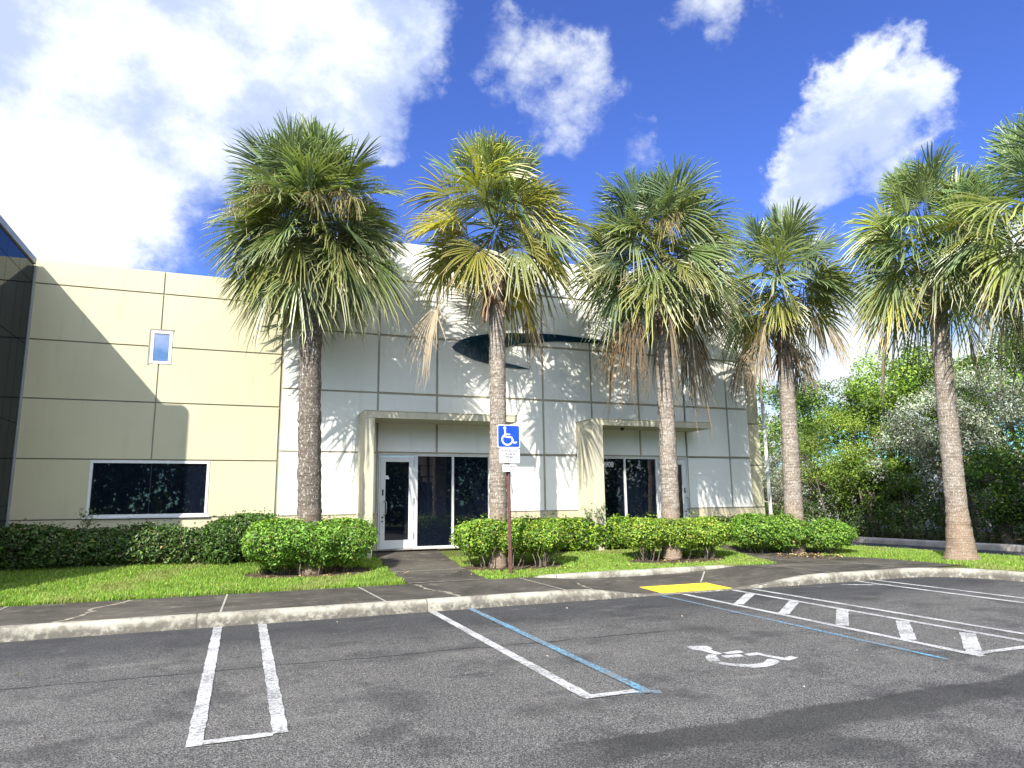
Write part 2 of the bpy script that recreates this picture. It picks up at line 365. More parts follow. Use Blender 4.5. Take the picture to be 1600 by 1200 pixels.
# ---------------------------------------------------------------- ground
def zt(X, Y):
    k = np.clip((np.asarray(Y)-12.3)/3.7, 0, 1)**1.7; s = np.clip((np.asarray(X)-13.5)/3, 0, 1)
    return .15+.35*k*(1-s)
def grid(name, x0, x1, y0, y1, nx, ny, zf, m, parent=None):
    xs = np.linspace(x0, x1, nx+1); ys = np.linspace(y0, y1, ny+1); X, Y = np.meshgrid(xs, ys)
    V = np.c_[X.ravel(), Y.ravel(), zf(X, Y).ravel()]
    i = np.arange(ny)[:, None]*(nx+1)+np.arange(nx)[None]; i = i.ravel()
    return raw(name, V, np.c_[i, i+1, i+nx+2, i+nx+1], m, parent=parent)
c0 = lambda c: (lambda X, Y: np.full(X.shape, float(c)))
struct(grid('ground', -300, 400, -300, 400, 8, 8, c0(-.06), 'far_ground'))
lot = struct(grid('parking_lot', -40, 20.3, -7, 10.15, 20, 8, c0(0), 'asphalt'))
struct(grid('side_road', 16.9, 20.3, 10.15, 90, 2, 10, c0(.004), 'road'))
lawn = struct(grid('lawn_soil', -20, 13.6, 12.25, 16.3, 60, 16, lambda X, Y: zt(X, Y)-.012, 'lawnbase'))
struct(grid('verge_soil', 13.35, 16.75, -5, 30, 16, 60, lambda X, Y: zt(X, Y)-.015, 'lawnbase'))
struct(grid('border_soil', 20.4, 34, -5, 60, 8, 30, c0(.06), 'soil'))

def bump(X):
    X = np.asarray(X, float); a = np.clip((X-5.0)/1.5, 0, 1); b = np.clip((10.-X)/1.9, 0, 1)
    s = np.minimum(a, b); return s*s*(3-2*s)
def zw(X, Y): return .15-.135*bump(X)*(1-.45*np.clip((np.asarray(Y)-10.2)/2.0, 0, 1))
walk = struct(grid('sidewalk', -30, 13.95, 10.2, 12.3, 220, 12, zw, 'walk'))
zp = lambda X, Y: zt(0*X, Y)+.006
path1 = struct(grid('entrance_path', 2.8, 4.3, 12.3, 15.99, 6, 12, zp, 'walk'))
P2 = [(11.05, 12.3), (13.95, 12.3), (13.6, 12.62), (13.3, 12.85), (12.9, 13.57), (12.3, 14.2), (11.95, 14.65), (11.9, 15.99), (10.3, 15.99), (10.4, 15.3), (11.45, 14.9), (11.35, 13.6)]
import bmesh
bm_ = bmesh.new(); bm_.faces.new([bm_.verts.new((x, y, 0)) for x, y in P2])
for c_ in np.arange(12.6, 15.9, .3): bmesh.ops.bisect_plane(bm_, geom=bm_.verts[:]+bm_.edges[:]+bm_.faces[:], plane_co=(0, c_, 0), plane_no=(0, 1, 0))
for v_ in bm_.verts: v_.co.z = float(zt(0, v_.co.y))+.006
bmesh.ops.triangulate(bm_, faces=bm_.faces[:]); bmesh.ops.recalc_face_normals(bm_, faces=bm_.faces[:])
me_ = bpy.data.meshes.new('entrance_path'); bm_.to_mesh(me_); struct(link('entrance_path', me_, 'walk'))
struct(grid('sunlit_threshold', 2.83, 5.7, 15.75, 15.99, 2, 1, lambda X, Y: np.full(X.shape, .512), 'joint'))  # sunlight on the door threshold, given by its pale colour
# joints and pale cracks of the walk
jb = MB()
def strip(mb, pts, w, zf, dz=.004):
    pts = np.array(pts, float); n = len(pts); t = np.gradient(pts, axis=0); t /= np.linalg.norm(t, axis=1)[:, None]
    nr = np.c_[-t[:, 1], t[:, 0]]; w = np.broadcast_to(w, n)[:, None]/2
    A = pts+nr*w; B = pts-nr*w
    V = [(x, y, float(zf(x, y))+dz) for x, y in np.concatenate([A, B])]
    mb.add(V, [(i, i+n, i+n+1, i+1) for i in range(n-1)])
for x, a in ((-6.2, 0), (-3.1, 0), (-.2, .05), (2.02, -.1), (4.9, 0), (10.6, 0), (12.5, 0)):
    strip(jb, [(x+a*k/4, 10.22+2.05*k/4) for k in range(5)], .028, zw)
strip(jb, [(2.8+.25*k, 12.32) for k in range(7)], .03, zp)
strip(jb, [(2.8+.25*k, 13.75) for k in range(7)], .022, zp)
strip(jb, [(8.0+.1*k, 10.95+.12*k) for k in range(10)], .03, zw)
strip(jb, [(10.5+.2*k, 11.9-.055*k) for k in range(15)], .035, zw)
jo = jb.obj('walk_joint', 'joint', walk)
sb = MB(); rg = np.random.default_rng(3)
for path in ([(-2.1, 10.25), (-1.85, 10.9), (-1.9, 11.4), (-1.6, 11.9), (-1.5, 12.28)], [(3.15, 10.25), (3.1, 10.9), (2.95, 11.3), (2.9, 12.28)], [(5.4, 10.3), (5.5, 10.8), (5.7, 11.5)]):
    q = []
    for a, b in zip(path[:-1], path[1:]):
        for k in range(6): q.append((a[0]+(b[0]-a[0])*k/6+rg.normal()*.02, a[1]+(b[1]-a[1])*k/6))
    strip(sb, q, rg.uniform(.02, .10, len(q)), zw, .003)
sb.obj('walk_crack', 'scar', walk)

# kerbs
def kerb(name, path, h, parent=None, w=.17, z0=0.):
    P = np.array(path, float); n = len(P); t = np.gradient(P, axis=0); t /= np.linalg.norm(t, axis=1)[:, None]
    nr = np.c_[-t[:, 1], t[:, 0]]; h = np.broadcast_to(h, n)
    prof = [(0, -.05), (0.0, 0), (.012, .62), (.022, .88), (.05, 1.0), (w-.02, 1.03), (w, .98), (w+.002, -.05)]
    V = []; k = len(prof)
    for i in range(n):
        for a, b in prof: V.append((P[i, 0]+nr[i, 0]*a, P[i, 1]+nr[i, 1]*a, z0+b*h[i]+(.012 if b > .5 else 0)))
    F = [(i*k+j, (i+1)*k+j, (i+1)*k+j+1, i*k+j+1) for i in range(n-1) for j in range(k-1)]
    return MB().add(V, F).obj(name, 'kerb', parent, True)
kp = [(-30+.25*i, 10.05) for i in range(168)]
kp = [p for p in kp if p[0] < 12.0]+[(12.25, 10.03), (12.5, 9.98), (12.75, 9.88), (12.95, 9.74), (13.12, 9.55), (13.23, 9.3), (13.3, 9.0), (13.33, 8.7)]+[(13.35, 8.4-.4*i) for i in range(34)]
rr = np.random.default_rng(5)
kp = np.array(kp); kp += rr.normal(0, .004, kp.shape)
tag(kerb('kerb', kp, .15*(1-.97*bump(kp[:, 0]))), kind='structure')
tag(kerb('kerb', [(4.7+.25*i, 12.16+.02*math.sin(i)) for i in range(25)], [.15*(.25+.75*min(1, i/3, (24-i)/5)) for i in range(25)], z0=.02, w=.16), kind='structure')
fk_ = kerb('kerb', [(20.25, 80-.8*i) for i in range(105)], .17, w=.25); fk_.data.materials[0] = M['kerb_sun']; tag(fk_, kind='structure')   # far side of the side road
tag(kerb('kerb', [(16.9, -5+.8*i) for i in range(50)], .15, w=.15), kind='structure')

# parking paint
z1 = lambda x, y: 0.
LN = [0]
def line(pts, w, m='line', lab=None, jw=.006, name='parking_line'):
    q = []
    for a, b in zip(pts[:-1], pts[1:]):
        L = math.dist(a, b); k = max(2, int(L/.08))
        q += [(a[0]+(b[0]-a[0])*i/k, a[1]+(b[1]-a[1])*i/k) for i in range(k)]
    q.append(pts[-1]); q = np.array(q); rgl = np.random.default_rng(int(abs(pts[0][0])*100))
    mb = MB(); strip(mb, q, w+rgl.normal(0, jw, len(q)), z1, .004+.0007*(LN[0] % 9)); LN[0] += 1
    o = mb.obj(name, m, lot)
    if lab: o['label'] = lab
    return o
for x0, x1, e in ((-3.25, -2.68, 5.25), (-.215, .325, 5.28)):
    line([(x0, 10.02), (x0, e-.05)], .105); line([(x1, 10.0), (x1, e)], .105)
    line([(x0+.05, e), (x1-.05, e)], .085)
line([(2.64, 10.0), (2.66, 5.2)], .105); line([(2.62, 5.2), (3.1, 5.2)], .09)
line([(3.22, 10.0), (3.17, 5.1)], .09, 'line_blue', 'faded blue parking line')
line([(3.0, 5.22), (3.28, 5.1)], .1, 'line_blue', 'faded blue paint smudge')
line([(6.52, 9.98), (6.42, 4.95)], .07, 'line_blue', 'faded blue parking line', .012)
line([(6.93, 9.96), (6.84, 4.9)], .10); line([(7.98, 10.0), (7.92, 3.2)], .10); line([(8.36, 9.98), (8.33, 3.2)], .10)
line([(6.78, 5.0), (7.9, 5.0)], .09)
for a, b in (((7.93, 9.51), (6.97, 8.65)), ((7.93, 8.53), (6.94, 7.69)), ((7.9, 7.6), (6.93, 6.69)), ((7.88, 6.64), (6.92, 5.77)), ((7.85, 5.77), (6.84, 4.98))):
    line([a, b], .15, lab='white hatch stroke of the access aisle')
line([(10.85, 9.98), (10.6, 3.2)], .10); line([(11.28, 9.98), (11.1, 3.2)], .10)
sym = [[(4.49,6.42),(4.50,6.47),(4.56,6.485),(4.64,6.46),(4.72,6.41),(4.70,6.29),(4.65,6.26),(4.63,6.19),(4.64,6.06),(4.59,6.03),(4.54,6.03),(4.53,6.24),(4.48,6.33)],
 [(4.67,6.08),(4.83,6.10),(4.88,6.09),(4.87,6.0),(4.76,5.99),(4.66,6.01)],
 [(4.56,5.98),(4.64,5.97),(4.77,5.95),(4.75,5.85),(4.66,5.85),(4.54,5.87)],
 [(4.81,5.94),(4.98,5.95),(5.0,5.81),(5.06,5.64),(5.16,5.68),(5.19,5.59),(5.02,5.53),(4.97,5.58),(4.92,5.85),(4.81,5.85)],
 [(4.39,6.0),(4.47,6.06),(4.52,6.06),(4.52,6.0),(4.40,5.78),(4.33,5.79),(4.30,5.80),(4.32,5.89)],
 [(4.30,5.75),(4.39,5.76),(4.44,5.65),(4.54,5.58),(4.64,5.55),(4.74,5.57),(4.82,5.63),(4.87,5.67),(4.92,5.65),(4.93,5.56),(4.84,5.49),(4.74,5.44),(4.64,5.42),(4.52,5.43),(4.43,5.5),(4.35,5.63)]]
mb = MB()
for p in sym: mb.add([(x, y, .005) for x, y in p[::-1]], [tuple(range(len(p)))])
o = mb.obj('wheelchair_symbol', 'line', lot); o['label'] = 'white stencilled wheelchair symbol on the asphalt'
# worn white smear near the far kerb
line([(10.15, 9.75), (10.9, 9.35)], .09, lab='worn white paint smear', jw=.03, name='paint_smear')
# yellow pad
pv = []
for j in range(5):
    for i in range(9):
        x = 6.62+1.42*i/8; y = 10.12+.72*j/4; pv.append((x, y, float(zw(x, y))+.010))
o = MB().add(pv, [(j*9+i, j*9+i+1, (j+1)*9+i+1, (j+1)*9+i) for j in range(4) for i in range(8)]).obj('tactile_pad', 'yellow')
md = o.modifiers.new('s', 'SOLIDIFY'); md.thickness = .006
tag(o, 'bright yellow tactile paving pad set in the kerb ramp', 'tactile pad')

# ---------------------------------------------------------------- office building
D = 16.0
bld = thing('office_building', 'long beige and white office building with panelled walls behind the palms', 'building', (5, 16, .4))
def cells(x0, x1, z0, z1, xs, zs, holes):
    """axis aligned rectangles of a wall left over around rectangular holes, cut at the joints xs and zs"""
    ex = sorted({x0, x1, *[x for x in xs if x0 < x < x1], *[h[0] for h in holes], *[h[1] for h in holes]})
    ez = sorted({z0, z1, *[z for z in zs if z0 < z < z1], *[h[2] for h in holes], *[h[3] for h in holes]})
    ex = [x for x in ex if x0 <= x <= x1]; ez = [z for z in ez if z0 <= z <= z1]
    out = []
    for a, b in zip(ex[:-1], ex[1:]):
        for c, d in zip(ez[:-1], ez[1:]):
            mx, mz = (a+b)/2, (c+d)/2
            if any(h[0] < mx < h[1] and h[2] < mz < h[3] for h in holes): continue
            out.append((a, b, c, d))
    return out
def panels(name, mt, x0, x1, z0, z1, xs, zs, holes, gap, y=D, th=.022, lab=None):
    mb = MB()
    for a, b, c, d in cells(x0, x1, z0, z1, xs, zs, holes):
        ga = gap/2 if a in xs else 0; gb = gap/2 if b in xs else 0
        gc = gap/2 if c in zs else 0; gd = gap/2 if d in zs else 0
        mb.box(a+ga, b-gb, y, y+th, c+gc, d-gd)
    o = mb.obj(name, mt, bld)
    if lab: o['label'] = lab
    return o
def backing(name, mt, x0, x1, z0, z1, holes, y, th=.25):
    mb = MB()
    for a, b, c, d in cells(x0, x1, z0, z1, [], [], holes): mb.box(a, b, y, y+th, c, d)
    return mb.obj(name, mt, bld)
bigw = (-2.92, -.69, 1.35, 2.50); smw = (-2.0, -1.585, 4.565, 5.29)
d1 = (2.90, 5.69, .5, 2.715); d2 = (8.62, 11.47, .5, 2.715)
LZ = [1.32, 2.52, 3.73, 4.94, 6.12]; WZ = [1.31, 2.73, 4.145, 5.56, 6.96]
WX = [2.86, 4.30, 5.72, 7.13, 8.54, 9.99, 11.48, 12.94]
pb = .08
panels('wall', 'beige', -4.25, .672, .35, 6.62, [-1.82, .672], LZ, [bigw, smw], .028, D+pb, lab='beige panelled wall of the left wing')
backing('wall_joint', 'groove', -4.25, .68, .3, 6.60, [bigw, smw], D+pb+.022)
cols = [x for x in WX]
# the white block: upper rows, left part without vertical joints
panels('wall', 'white', .70, 2.86, 1.31, 6.96, [.70, 2.86], WZ, [], .042, D, lab='white panelled wall of the middle block')
panels('wall', 'white', 2.86, 13.65, 1.31, 6.96, WX+[2.86], WZ, [d1, d2], .058, D, lab='white panelled wall of the middle block')
panels('wall', 'white', .70, 13.65, 6.96, 7.95, [], [6.96], [], .05, D, lab='white upper wall band')
backing('wall_joint', 'groove_tan', .69, 13.64, .3, 7.94, [d1, d2], D+.0222)
for xa, xb in ((.70, d1[0]), (d1[1], d2[0]), (d2[1], 13.65)): panels('wall_base', 'tan', xa, xb, .3, 1.30, [], [], [], .05, D-.004, lab='tan strip along the wall base')
panels('wall', 'beige', 13.66, 14.13, .35, 6.62, [], LZ, [], .04, D+pb, lab='narrow beige wall strip at the right corner')
backing('wall_joint', 'groove', 13.60, 14.12, .3, 6.60, [], D+pb+.022)
mb = MB().box(-16, -4.3, D+.3, D+.6, 0, 6.6).box(14.0, 14.11, D+.35, 46, 0, 6.58).box(13.4, 13.62, D+.28, D+5, 0, 7.9).box(.74, 1.0, D+.28, D+5, 6.3, 7.9)
mb.each('side_wall', 'beige', bld)
MB().box(-4.2, 14.0, D+.36, 46, 6.1, 6.3).box(1.0, 13.4, D+.28, D+5, 7.5, 7.7).each('roof', 'roof', bld)
MB().box(-4.25, .672, D+pb+.0225, D+.4, 6.602, 6.62).obj('parapet_cap', 'beige', bld)
MB().box(.69, 13.64, D+.023, D+.3, 7.942, 7.95).obj('parapet_cap', 'white', bld)
mb = MB().tube([(14.24, D-.02, .3), (14.24, D-.02, 2.5), (14.24, D-.02, 4.35), (14.2, D+.05, 4.5)], .052, 10)
for z in (1., 2.3, 3.6): mb.box(14.12, 14.31, D-.09, D+.02, z, z+.05)
mb.obj('downpipe', 'pipe', bld)

def framed(name, rect, y, fw_, mt='glass', depth=.07, bars=(), lab=None, foot=None):
    x0, x1, z0, z1 = rect; mb = MB(); foot = foot or fw_
    mb.box(x0, x0+fw_, y, y+depth, z0, z1).box(x1-fw_, x1, y, y+depth, z0, z1)
    mb.box(x0+fw_, x1-fw_, y+.002, y+depth, z1-fw_, z1).box(x0+fw_, x1-fw_, y+.002, y+depth, z0, z0+foot)
    for bx, bw in bars: mb.box(bx-bw/2, bx+bw/2, y+.001, y+depth, z0+foot, z1-fw_)
    o = mb.obj(name, 'frame', bld); bevel(o, .004)
    if lab: o['label'] = lab
    return o
def pane(parent, x0, x1, z0, z1, y, mt='glass'):
    return MB().box(x0, x1, y, y+.012, z0, z1).obj('pane', mt, parent)
w = framed('window', bigw, D+pb-.012, .055, lab='wide white framed window above the hedge')
pane(w, -2.87, -1.81, 1.39, 2.46, D+pb+.03); pane(w, -1.803, -.74, 1.39, 2.46, D+pb+.03)
MB().box(-1.812, -1.80, D+pb+.02, D+pb+.045, 1.39, 2.46).obj('mullion', 'dark', w)
MB().box(-2.97, -.64, D+pb-.05, D+pb+.02, 1.325, 1.35).obj('sill', 'frame', w)
w = framed('window', smw, D+pb-.012, .06, lab='small upright window high on the beige wall')
pane(w, -1.95, -1.63, 4.61, 5.24, D+pb+.03, 'glass_hi')
MB().box(-2.03, -1.555, D+pb-.006, D+pb+.03, 5.292, 5.33).box(-2.04, -2.003, D+pb-.006, D+pb+.03, 4.53, 5.292).each('surround', 'groove', w)
def storefront(x0, x1, mull, lab):
    mb = MB(); w_ = .05; y = D+.03
    xs = [x0+.025]+mull+[x1-.025]
    for x in xs: mb.box(x-w_/2, x+w_/2, y, y+.09, .56, 2.66)
    mb.box(x0, x1, y-.004, y+.09, 2.66, 2.71).box(x0, x1, y-.004, y+.09, .5, .56)
    o = mb.obj('storefront_window', 'frame', bld); o['label'] = lab; bevel(o, .004)
    for a, b in zip(xs[:-1], xs[1:]): pane(o, a+w_/2, b-w_/2, .56, 2.66, y+.045)
    return o
def door(x0, x1, hx, side, lab):
    y = D+.02; mb = MB(); s = .12
    mb.box(x0, x0+.035, y+.01, y+.1, .5, 2.71).box(x1-.035, x1, y+.01, y+.1, .5, 2.71).box(x0+.035, x1-.035, y+.01, y+.1, 2.66, 2.71)
    a, b = x0+.042, x1-.042
    mb.box(a, a+s, y, y+.05, .52, 2.65).box(b-s, b, y, y+.05, .52, 2.65).box(a+s, b-s, y+.002, y+.05, 2.52, 2.65).box(a+s, b-s, y+.002, y+.05, .52, .72)
    o = mb.obj('entrance_door', 'frame', bld); o['label'] = lab; bevel(o, .004)
    pane(o, a+s, b-s, .72, 2.52, y+.028)
    hxx = a+s*.5 if side < 0 else b-s*.5
    MB().tube([(hxx+.03, y-.003, 1.62), (hxx+.05, y-.05, 1.62), (hxx+.075, y-.065, 1.58), (hxx+.08, y-.065, 1.45), (hxx+.075, y-.065, 1.34), (hxx+.05, y-.05, 1.30), (hxx+.03, y-.003, 1.30)], .012, 8).obj('handle', 'steel', o, True)
    mb = MB()
    mb.tube([(hxx, y+.001, 1.24), (hxx, y-.014, 1.24)], .022, 12).tube([(hxx, y+.001, 1.15), (hxx, y-.012, 1.15)], .02, 12)
    mb.box(hxx-.018, hxx+.018, y-.008, y+.001, 1.74, 1.88)
    mb.each('lock', 'dark', o)
    mb = MB(); ox = x1-.045 if side < 0 else x0+.045
    for z in (.75, 1.55, 2.42): mb.box(ox-.01, ox+.01, y-.012, y+.004, z, z+.14)
    mb.each('hinge', 'steel', o)
    return o
door(2.92, 3.80, 0, -1, 'white framed glass door under the left canopy')
storefront(3.80, 5.68, [4.72], 'two dark panes beside the left door')
storefront(8.62, 10.52, [9.50], 'two dark panes under the right canopy')
door(10.53, 11.46, 0, 1, 'white framed glass door under the right canopy')
def canopy(x0, xa, x1, lab):
    yF = 15.08
    # a thick fin on the left carrying a slab
    mb = MB().box(x0, xa, yF, D-.002, .25, 3.43).box(x0, x1, yF, D-.001, 3.43, 3.585)
    o = mb.obj('entrance_canopy', 'canopy', bld); o['label'] = lab; bevel(o, .008)
    MB().box(x0-.012, x1+.012, yF-.012, D, 3.586, 3.602).obj('cap', 'canopy', o)
    return o
canopy(2.42, 2.64, 6.03, 'tan canopy with a thick fin left of the left door')
c2 = canopy(8.05, 8.34, 11.66, 'tan canopy with a thick fin left of the right door')
MB().tube([(9.15, 15.5, 3.43), (9.15, 15.5, 3.40)], .06, 14).tube([(9.15, 15.5, 3.40), (9.15, 15.5, 3.36)], .035, 10).obj('ceiling_light', 'dark', c2)
MB().box(3.08, 3.17, D+.044, D+.047, 2.12, 2.16).box(3.085, 3.15, D+.044, D+.047, 2.165, 2.20).each('sticker', 'sign_white', bld)
# emblem shaped like a swoosh, standing proud of the wall
sw = [(4.68,5.39),(4.72,5.435),(4.77,5.48),(4.88,5.57),(5.09,5.66),(5.35,5.73),(5.71,5.8),(6.07,5.84),(6.56,5.88),(7.06,5.91),(7.57,5.92),(8.22,5.9),(8.75,5.86),(9.4,5.79),(9.95,5.70),
 (9.4,5.745),(8.75,5.77),(8.22,5.76),(7.56,5.74),(7.12,5.69),(6.55,5.61),(6.25,5.53),(6.03,5.44),(5.87,5.34),(5.83,5.25),(5.84,5.18),(5.91,5.13),(6.06,5.07),(6.36,5.02),(6.76,4.94),(6.42,4.935),(6.06,4.955),(5.7,5.0),(5.29,5.08),(4.94,5.21),(4.77,5.29),(4.70,5.34)]
e = MB().prism(sw[::-1], D-.035, D-.001).obj('emblem_window', 'emblem', bld); e['label'] = 'dark glass swoosh with a hooked left end on the white wall'
# text helper
def text(body, size, loc, rotz, m, parent, name, ext=.001, sx=1., lean=0., space=1.):
    cu = bpy.data.curves.new('t', 'FONT'); cu.body = body; cu.size = size; cu.align_x = 'CENTER'; cu.align_y = 'CENTER'; cu.extrude = ext; cu.offset = size*.022; cu.space_line = space
    to = bpy.data.objects.new('t', cu); COL.objects.link(to); dg = bpy.context.evaluated_depsgraph_get()
    me = bpy.data.meshes.new_from_object(to.evaluated_get(dg)); bpy.data.objects.remove(to); 
    me.transform(Matrix.Translation(loc) @ Matrix.Rotation(rotz, 4, 'Z') @ Matrix.Rotation(lean, 4, 'Y') @ Matrix.Rotation(R(90), 4, 'X') @ Matrix.Diagonal((sx, 1, 1, 1)))
    return link(name, me, m, parent)
text('8908', .19, (9.01, D+.066, 2.50), 0, 'digit', bld, 'house_number', .002, .85)

# ---------------------------------------------------------------- mirror-glass building on the left
gb = thing('glass_building', 'dark mirror glass building cut off at the left edge', 'building', (-6, 14.5, 0))
gx = -4.22
mb = MB()
ys = [13.14, 13.62, 14.35, 15.08, 15.52, 15.98]
for a, b in zip(ys[:-1], ys[1:]):
    for c, d in ((0, 1.6), (1.6, 3.2), (3.2, 4.8), (4.8, 6.1), (6.1, 6.46)):
        mb.box(gx-.03, gx, a+.006, b-.006, c+.006, d-.006)
mb.obj('glass_panel', 'curtain', gb)
MB().box(-14, gx-.031, 13.2, 22, 0, 6.50).obj('wall', 'dark', gb)
MB().box(gx-.3, gx+.035, 13.1, 15.97, 6.475, 6.60).obj('coping', 'coping', gb)
MB().box(gx, gx+.03, 16.02, 16.075, 0, 6.47).obj('corner_trim', 'coping', gb)
fn = MB().box(-14, -4.08, 12.95, 13.13, 0, 7.0).obj('front_wall', 'coping', gb); bevel(fn, .15, 5)

# ---------------------------------------------------------------- parking sign
sg = thing('parking_sign', 'blue wheelchair parking sign on a maroon steel post in front of the second palm', 'sign', (4.96, 12.82, .18))
base = np.array([4.965, 12.83, .15]); top = np.array([4.93, 12.86, 3.12])
mb = MB(); t3 = (top-base)
def chan(o1, o2, w_, y_):     # one flange of the channel post
    a = base+np.array([o1, y_, 0]); b = base+np.array([o2, y_, 0]); 
    V = []
    for p in (base, top):
        for dx, dy in ((o1, y_), (o2, y_), (o2, y_+w_), (o1, y_+w_)): V.append((p[0]+dx, p[1]+dy, p[2]))
    mb.add(V, [(3,2,1,0),(4,5,6,7),(0,1,5,4),(1,2,6,5),(2,3,7,6),(3,0,4,7)])
chan(-.038, -.014, .006, .03); chan(.014, .038, .006, .03); chan(-.014, -.009, .03, .001); chan(.009, .014, .03, .001); chan(-.009, .009, .004, -.001)
mb.obj('post', 'maroon', sg)
def plate(x0, x1, z0, z1, r, y, th=.004):
    pts = []
    for cx, cz, a0 in ((x1-r, z0+r, -90), (x1-r, z1-r, 0), (x0+r, z1-r, 90), (x0+r, z0+r, 180)):
        for k in range(6): a = R(a0+18*k); pts.append((cx+r*math.cos(a), cz+r*math.sin(a)))
    return MB().prism(pts, y, y+th)
yS = 12.80
p = plate(4.69, 5.175, 2.63, 3.09, .04, yS+.004, .004).obj('sign_panel', 'sign_white', sg)
plate(4.705, 5.16, 2.645, 3.075, .03, yS+.002, .003).obj('blue_field', 'sign_blue', p)
# the wheelchair figure: head, body, seat, leg, wheel
def figq(u, v): return (4.705+.455*u/40., 3.075-.43*v/40.)
mb = MB()
hx_, hz_ = figq(12.6, 4.6)
mb.prism([(hx_+.029*math.cos(a), hz_+.029*math.sin(a)) for a in np.linspace(0, 2*math.pi, 16, endpoint=False)], yS-.001, yS+.0015)
def bar(pts, w_):
    pts = np.array([figq(*q) for q in pts]); t = np.gradient(pts, axis=0); t /= np.linalg.norm(t, axis=1)[:, None]; n_ = np.c_[-t[:, 1], t[:, 0]]*w_/2
    q = list(map(tuple, pts+n_))+list(map(tuple, (pts-n_)[::-1])); mb.prism(q[::-1], yS-.001, yS+.0015)
bar([(12.8, 7), (13.6, 22.3)], .034); bar([(13, 16.2), (22.5, 16.8)], .024); bar([(13, 21.3), (25.5, 21.8)], .029); bar([(24.6, 21), (30.2, 33.4)], .031); bar([(29.2, 33.2), (35.2, 30.6)], .025)
mb.obj('wheelchair_figure', 'sign_white', p)
mb = MB()
ang = np.linspace(R(118), R(352), 26); cu_, cv_ = 17.2, 26.2
mbp = [figq(cu_+11.2*math.cos(a), cv_-11.2*math.sin(a)) for a in ang]; mbi = [figq(cu_+8.4*math.cos(a), cv_-8.4*math.sin(a)) for a in ang]
n_ = len(ang)
V = [(x, yS-.001, z) for x, z in mbp]+[(x, yS-.001, z) for x, z in mbi]
mb.add(V, [(i, i+1, n_+i+1, n_+i) for i in range(n_-1)]); mb.obj('wheelchair_wheel', 'sign_white', p)
p2 = plate(4.73, 5.165, 2.325, 2.612, .025, yS+.006).obj('sign_panel', 'sign_white', sg); p2['label'] = 'white lettered panel below the blue one'
for k, wd in enumerate(('PARKING BY', 'DISABLED', 'PERMIT', 'ONLY')):
    text(wd, .062, (4.955, yS+.003, 2.565-.062*k), 0, 'ink', p2, 'lettering', .0008, 1.05)
p3 = plate(4.79, 5.10, 2.155, 2.29, .02, yS+.008).obj('sign_panel', 'sign_white', sg); p3['label'] = 'small white lettered panel, lowest on the post'
for k, wd in enumerate(('$250 FINE', 'F.S. 318')): text(wd, .05, (4.95, yS+.005, 2.25-.055*k), 0, 'ink', p3, 'lettering', .0008)
mb = MB()
for x, z in ((4.935, 3.045), (4.945, 2.66), (4.95, 2.595), (4.955, 2.345), (4.957, 2.272), (4.957, 2.172)): mb.tube([(x, yS+.003, z), (x, yS-.004, z)], .008, 8)
mb.each('bolt', 'dark', sg)

# ---------------------------------------------------------------- leaves
def lump(P, s, seed):
    r_ = np.random.default_rng(seed); o = np.zeros(len(P))
    for k in range(5):
        v = r_.normal(size=3)*s*(1+k*.5); o += np.sin(P@v+r_.uniform(0, 6))/(1+.4*k)
    return o/3.
def leafmesh(C, N, size, aspect, rng, cols, fold=.25, droop=.3):
    """folded diamond leaves: C centres, N facing, returns V, F, Cc"""
    n = len(C); N = N/ (np.linalg.norm(N, axis=1)[:, None]+1e-9)
    a = rng.normal(size=(n, 3)); a[:, 2] -= droop; T = a-N*(a*N).sum(1)[:, None]; T /= np.linalg.norm(T, axis=1)[:, None]+1e-9
    B = np.cross(N, T); s = (size*rng.uniform(.65, 1.3, n))[:, None]
    b = C-T*s*.5; t = C+T*s*.5-N*s*.12; l = C+B*s*aspect*.5+N*s*fold*aspect; r = C-B*s*aspect*.5+N*s*fold*aspect
    V = np.stack([b, r, t, l], 1).reshape(-1, 3); i = np.arange(n)*4
    F = np.concatenate([np.c_[i, i+1, i+2], np.c_[i, i+2, i+3]])
    return V, F, np.repeat(cols, 4, 0)
def palette(rng, n, cols, wts, var=.18):
    cols = np.array(cols); k = rng.choice(len(cols), n, p=np.array(wts)/sum(wts)); c = cols[k]
    return np.clip(c*(1+var*rng.normal(size=(n, 1)))*(1+.06*rng.normal(size=(n, 3))), .002, 1)
def shell(rng, blobs_, n, inner=.72, upbias=0., zmin=None, lumps=.12, ls=3.0, seed=1):
    """points on the outer shell of a union of ellipsoids"""
    bl = np.array(blobs_, float); w_ = bl[:, 3]*bl[:, 4]+bl[:, 4]*bl[:, 5]+bl[:, 3]*bl[:, 5]
    k = rng.choice(len(bl), n, p=w_/w_.sum()); d = rng.normal(size=(n, 3)); d[:, 2] += upbias*np.abs(d[:, 2]); d /= np.linalg.norm(d, axis=1)[:, None]
    rad = rng.uniform(inner, 1, n)**.6
    P = bl[k, :3]+d*bl[k, 3:6]*rad[:, None]
    P += d*bl[k, 3:6]*(lumps*lump(P, ls, seed))[:, None]
    Nn = d/bl[k, 3:6]
    keep = np.ones(n, bool)
    for b in bl:
        q = (((P-b[:3])/b[3:6])**2).sum(1); keep &= ~(q < (inner*.92)**2)
    if zmin is not None: keep &= P[:, 2] > zmin(P) if callable(zmin) else P[:, 2] > zmin
    return P[keep], Nn[keep]/np.linalg.norm(Nn[keep], axis=1)[:, None]

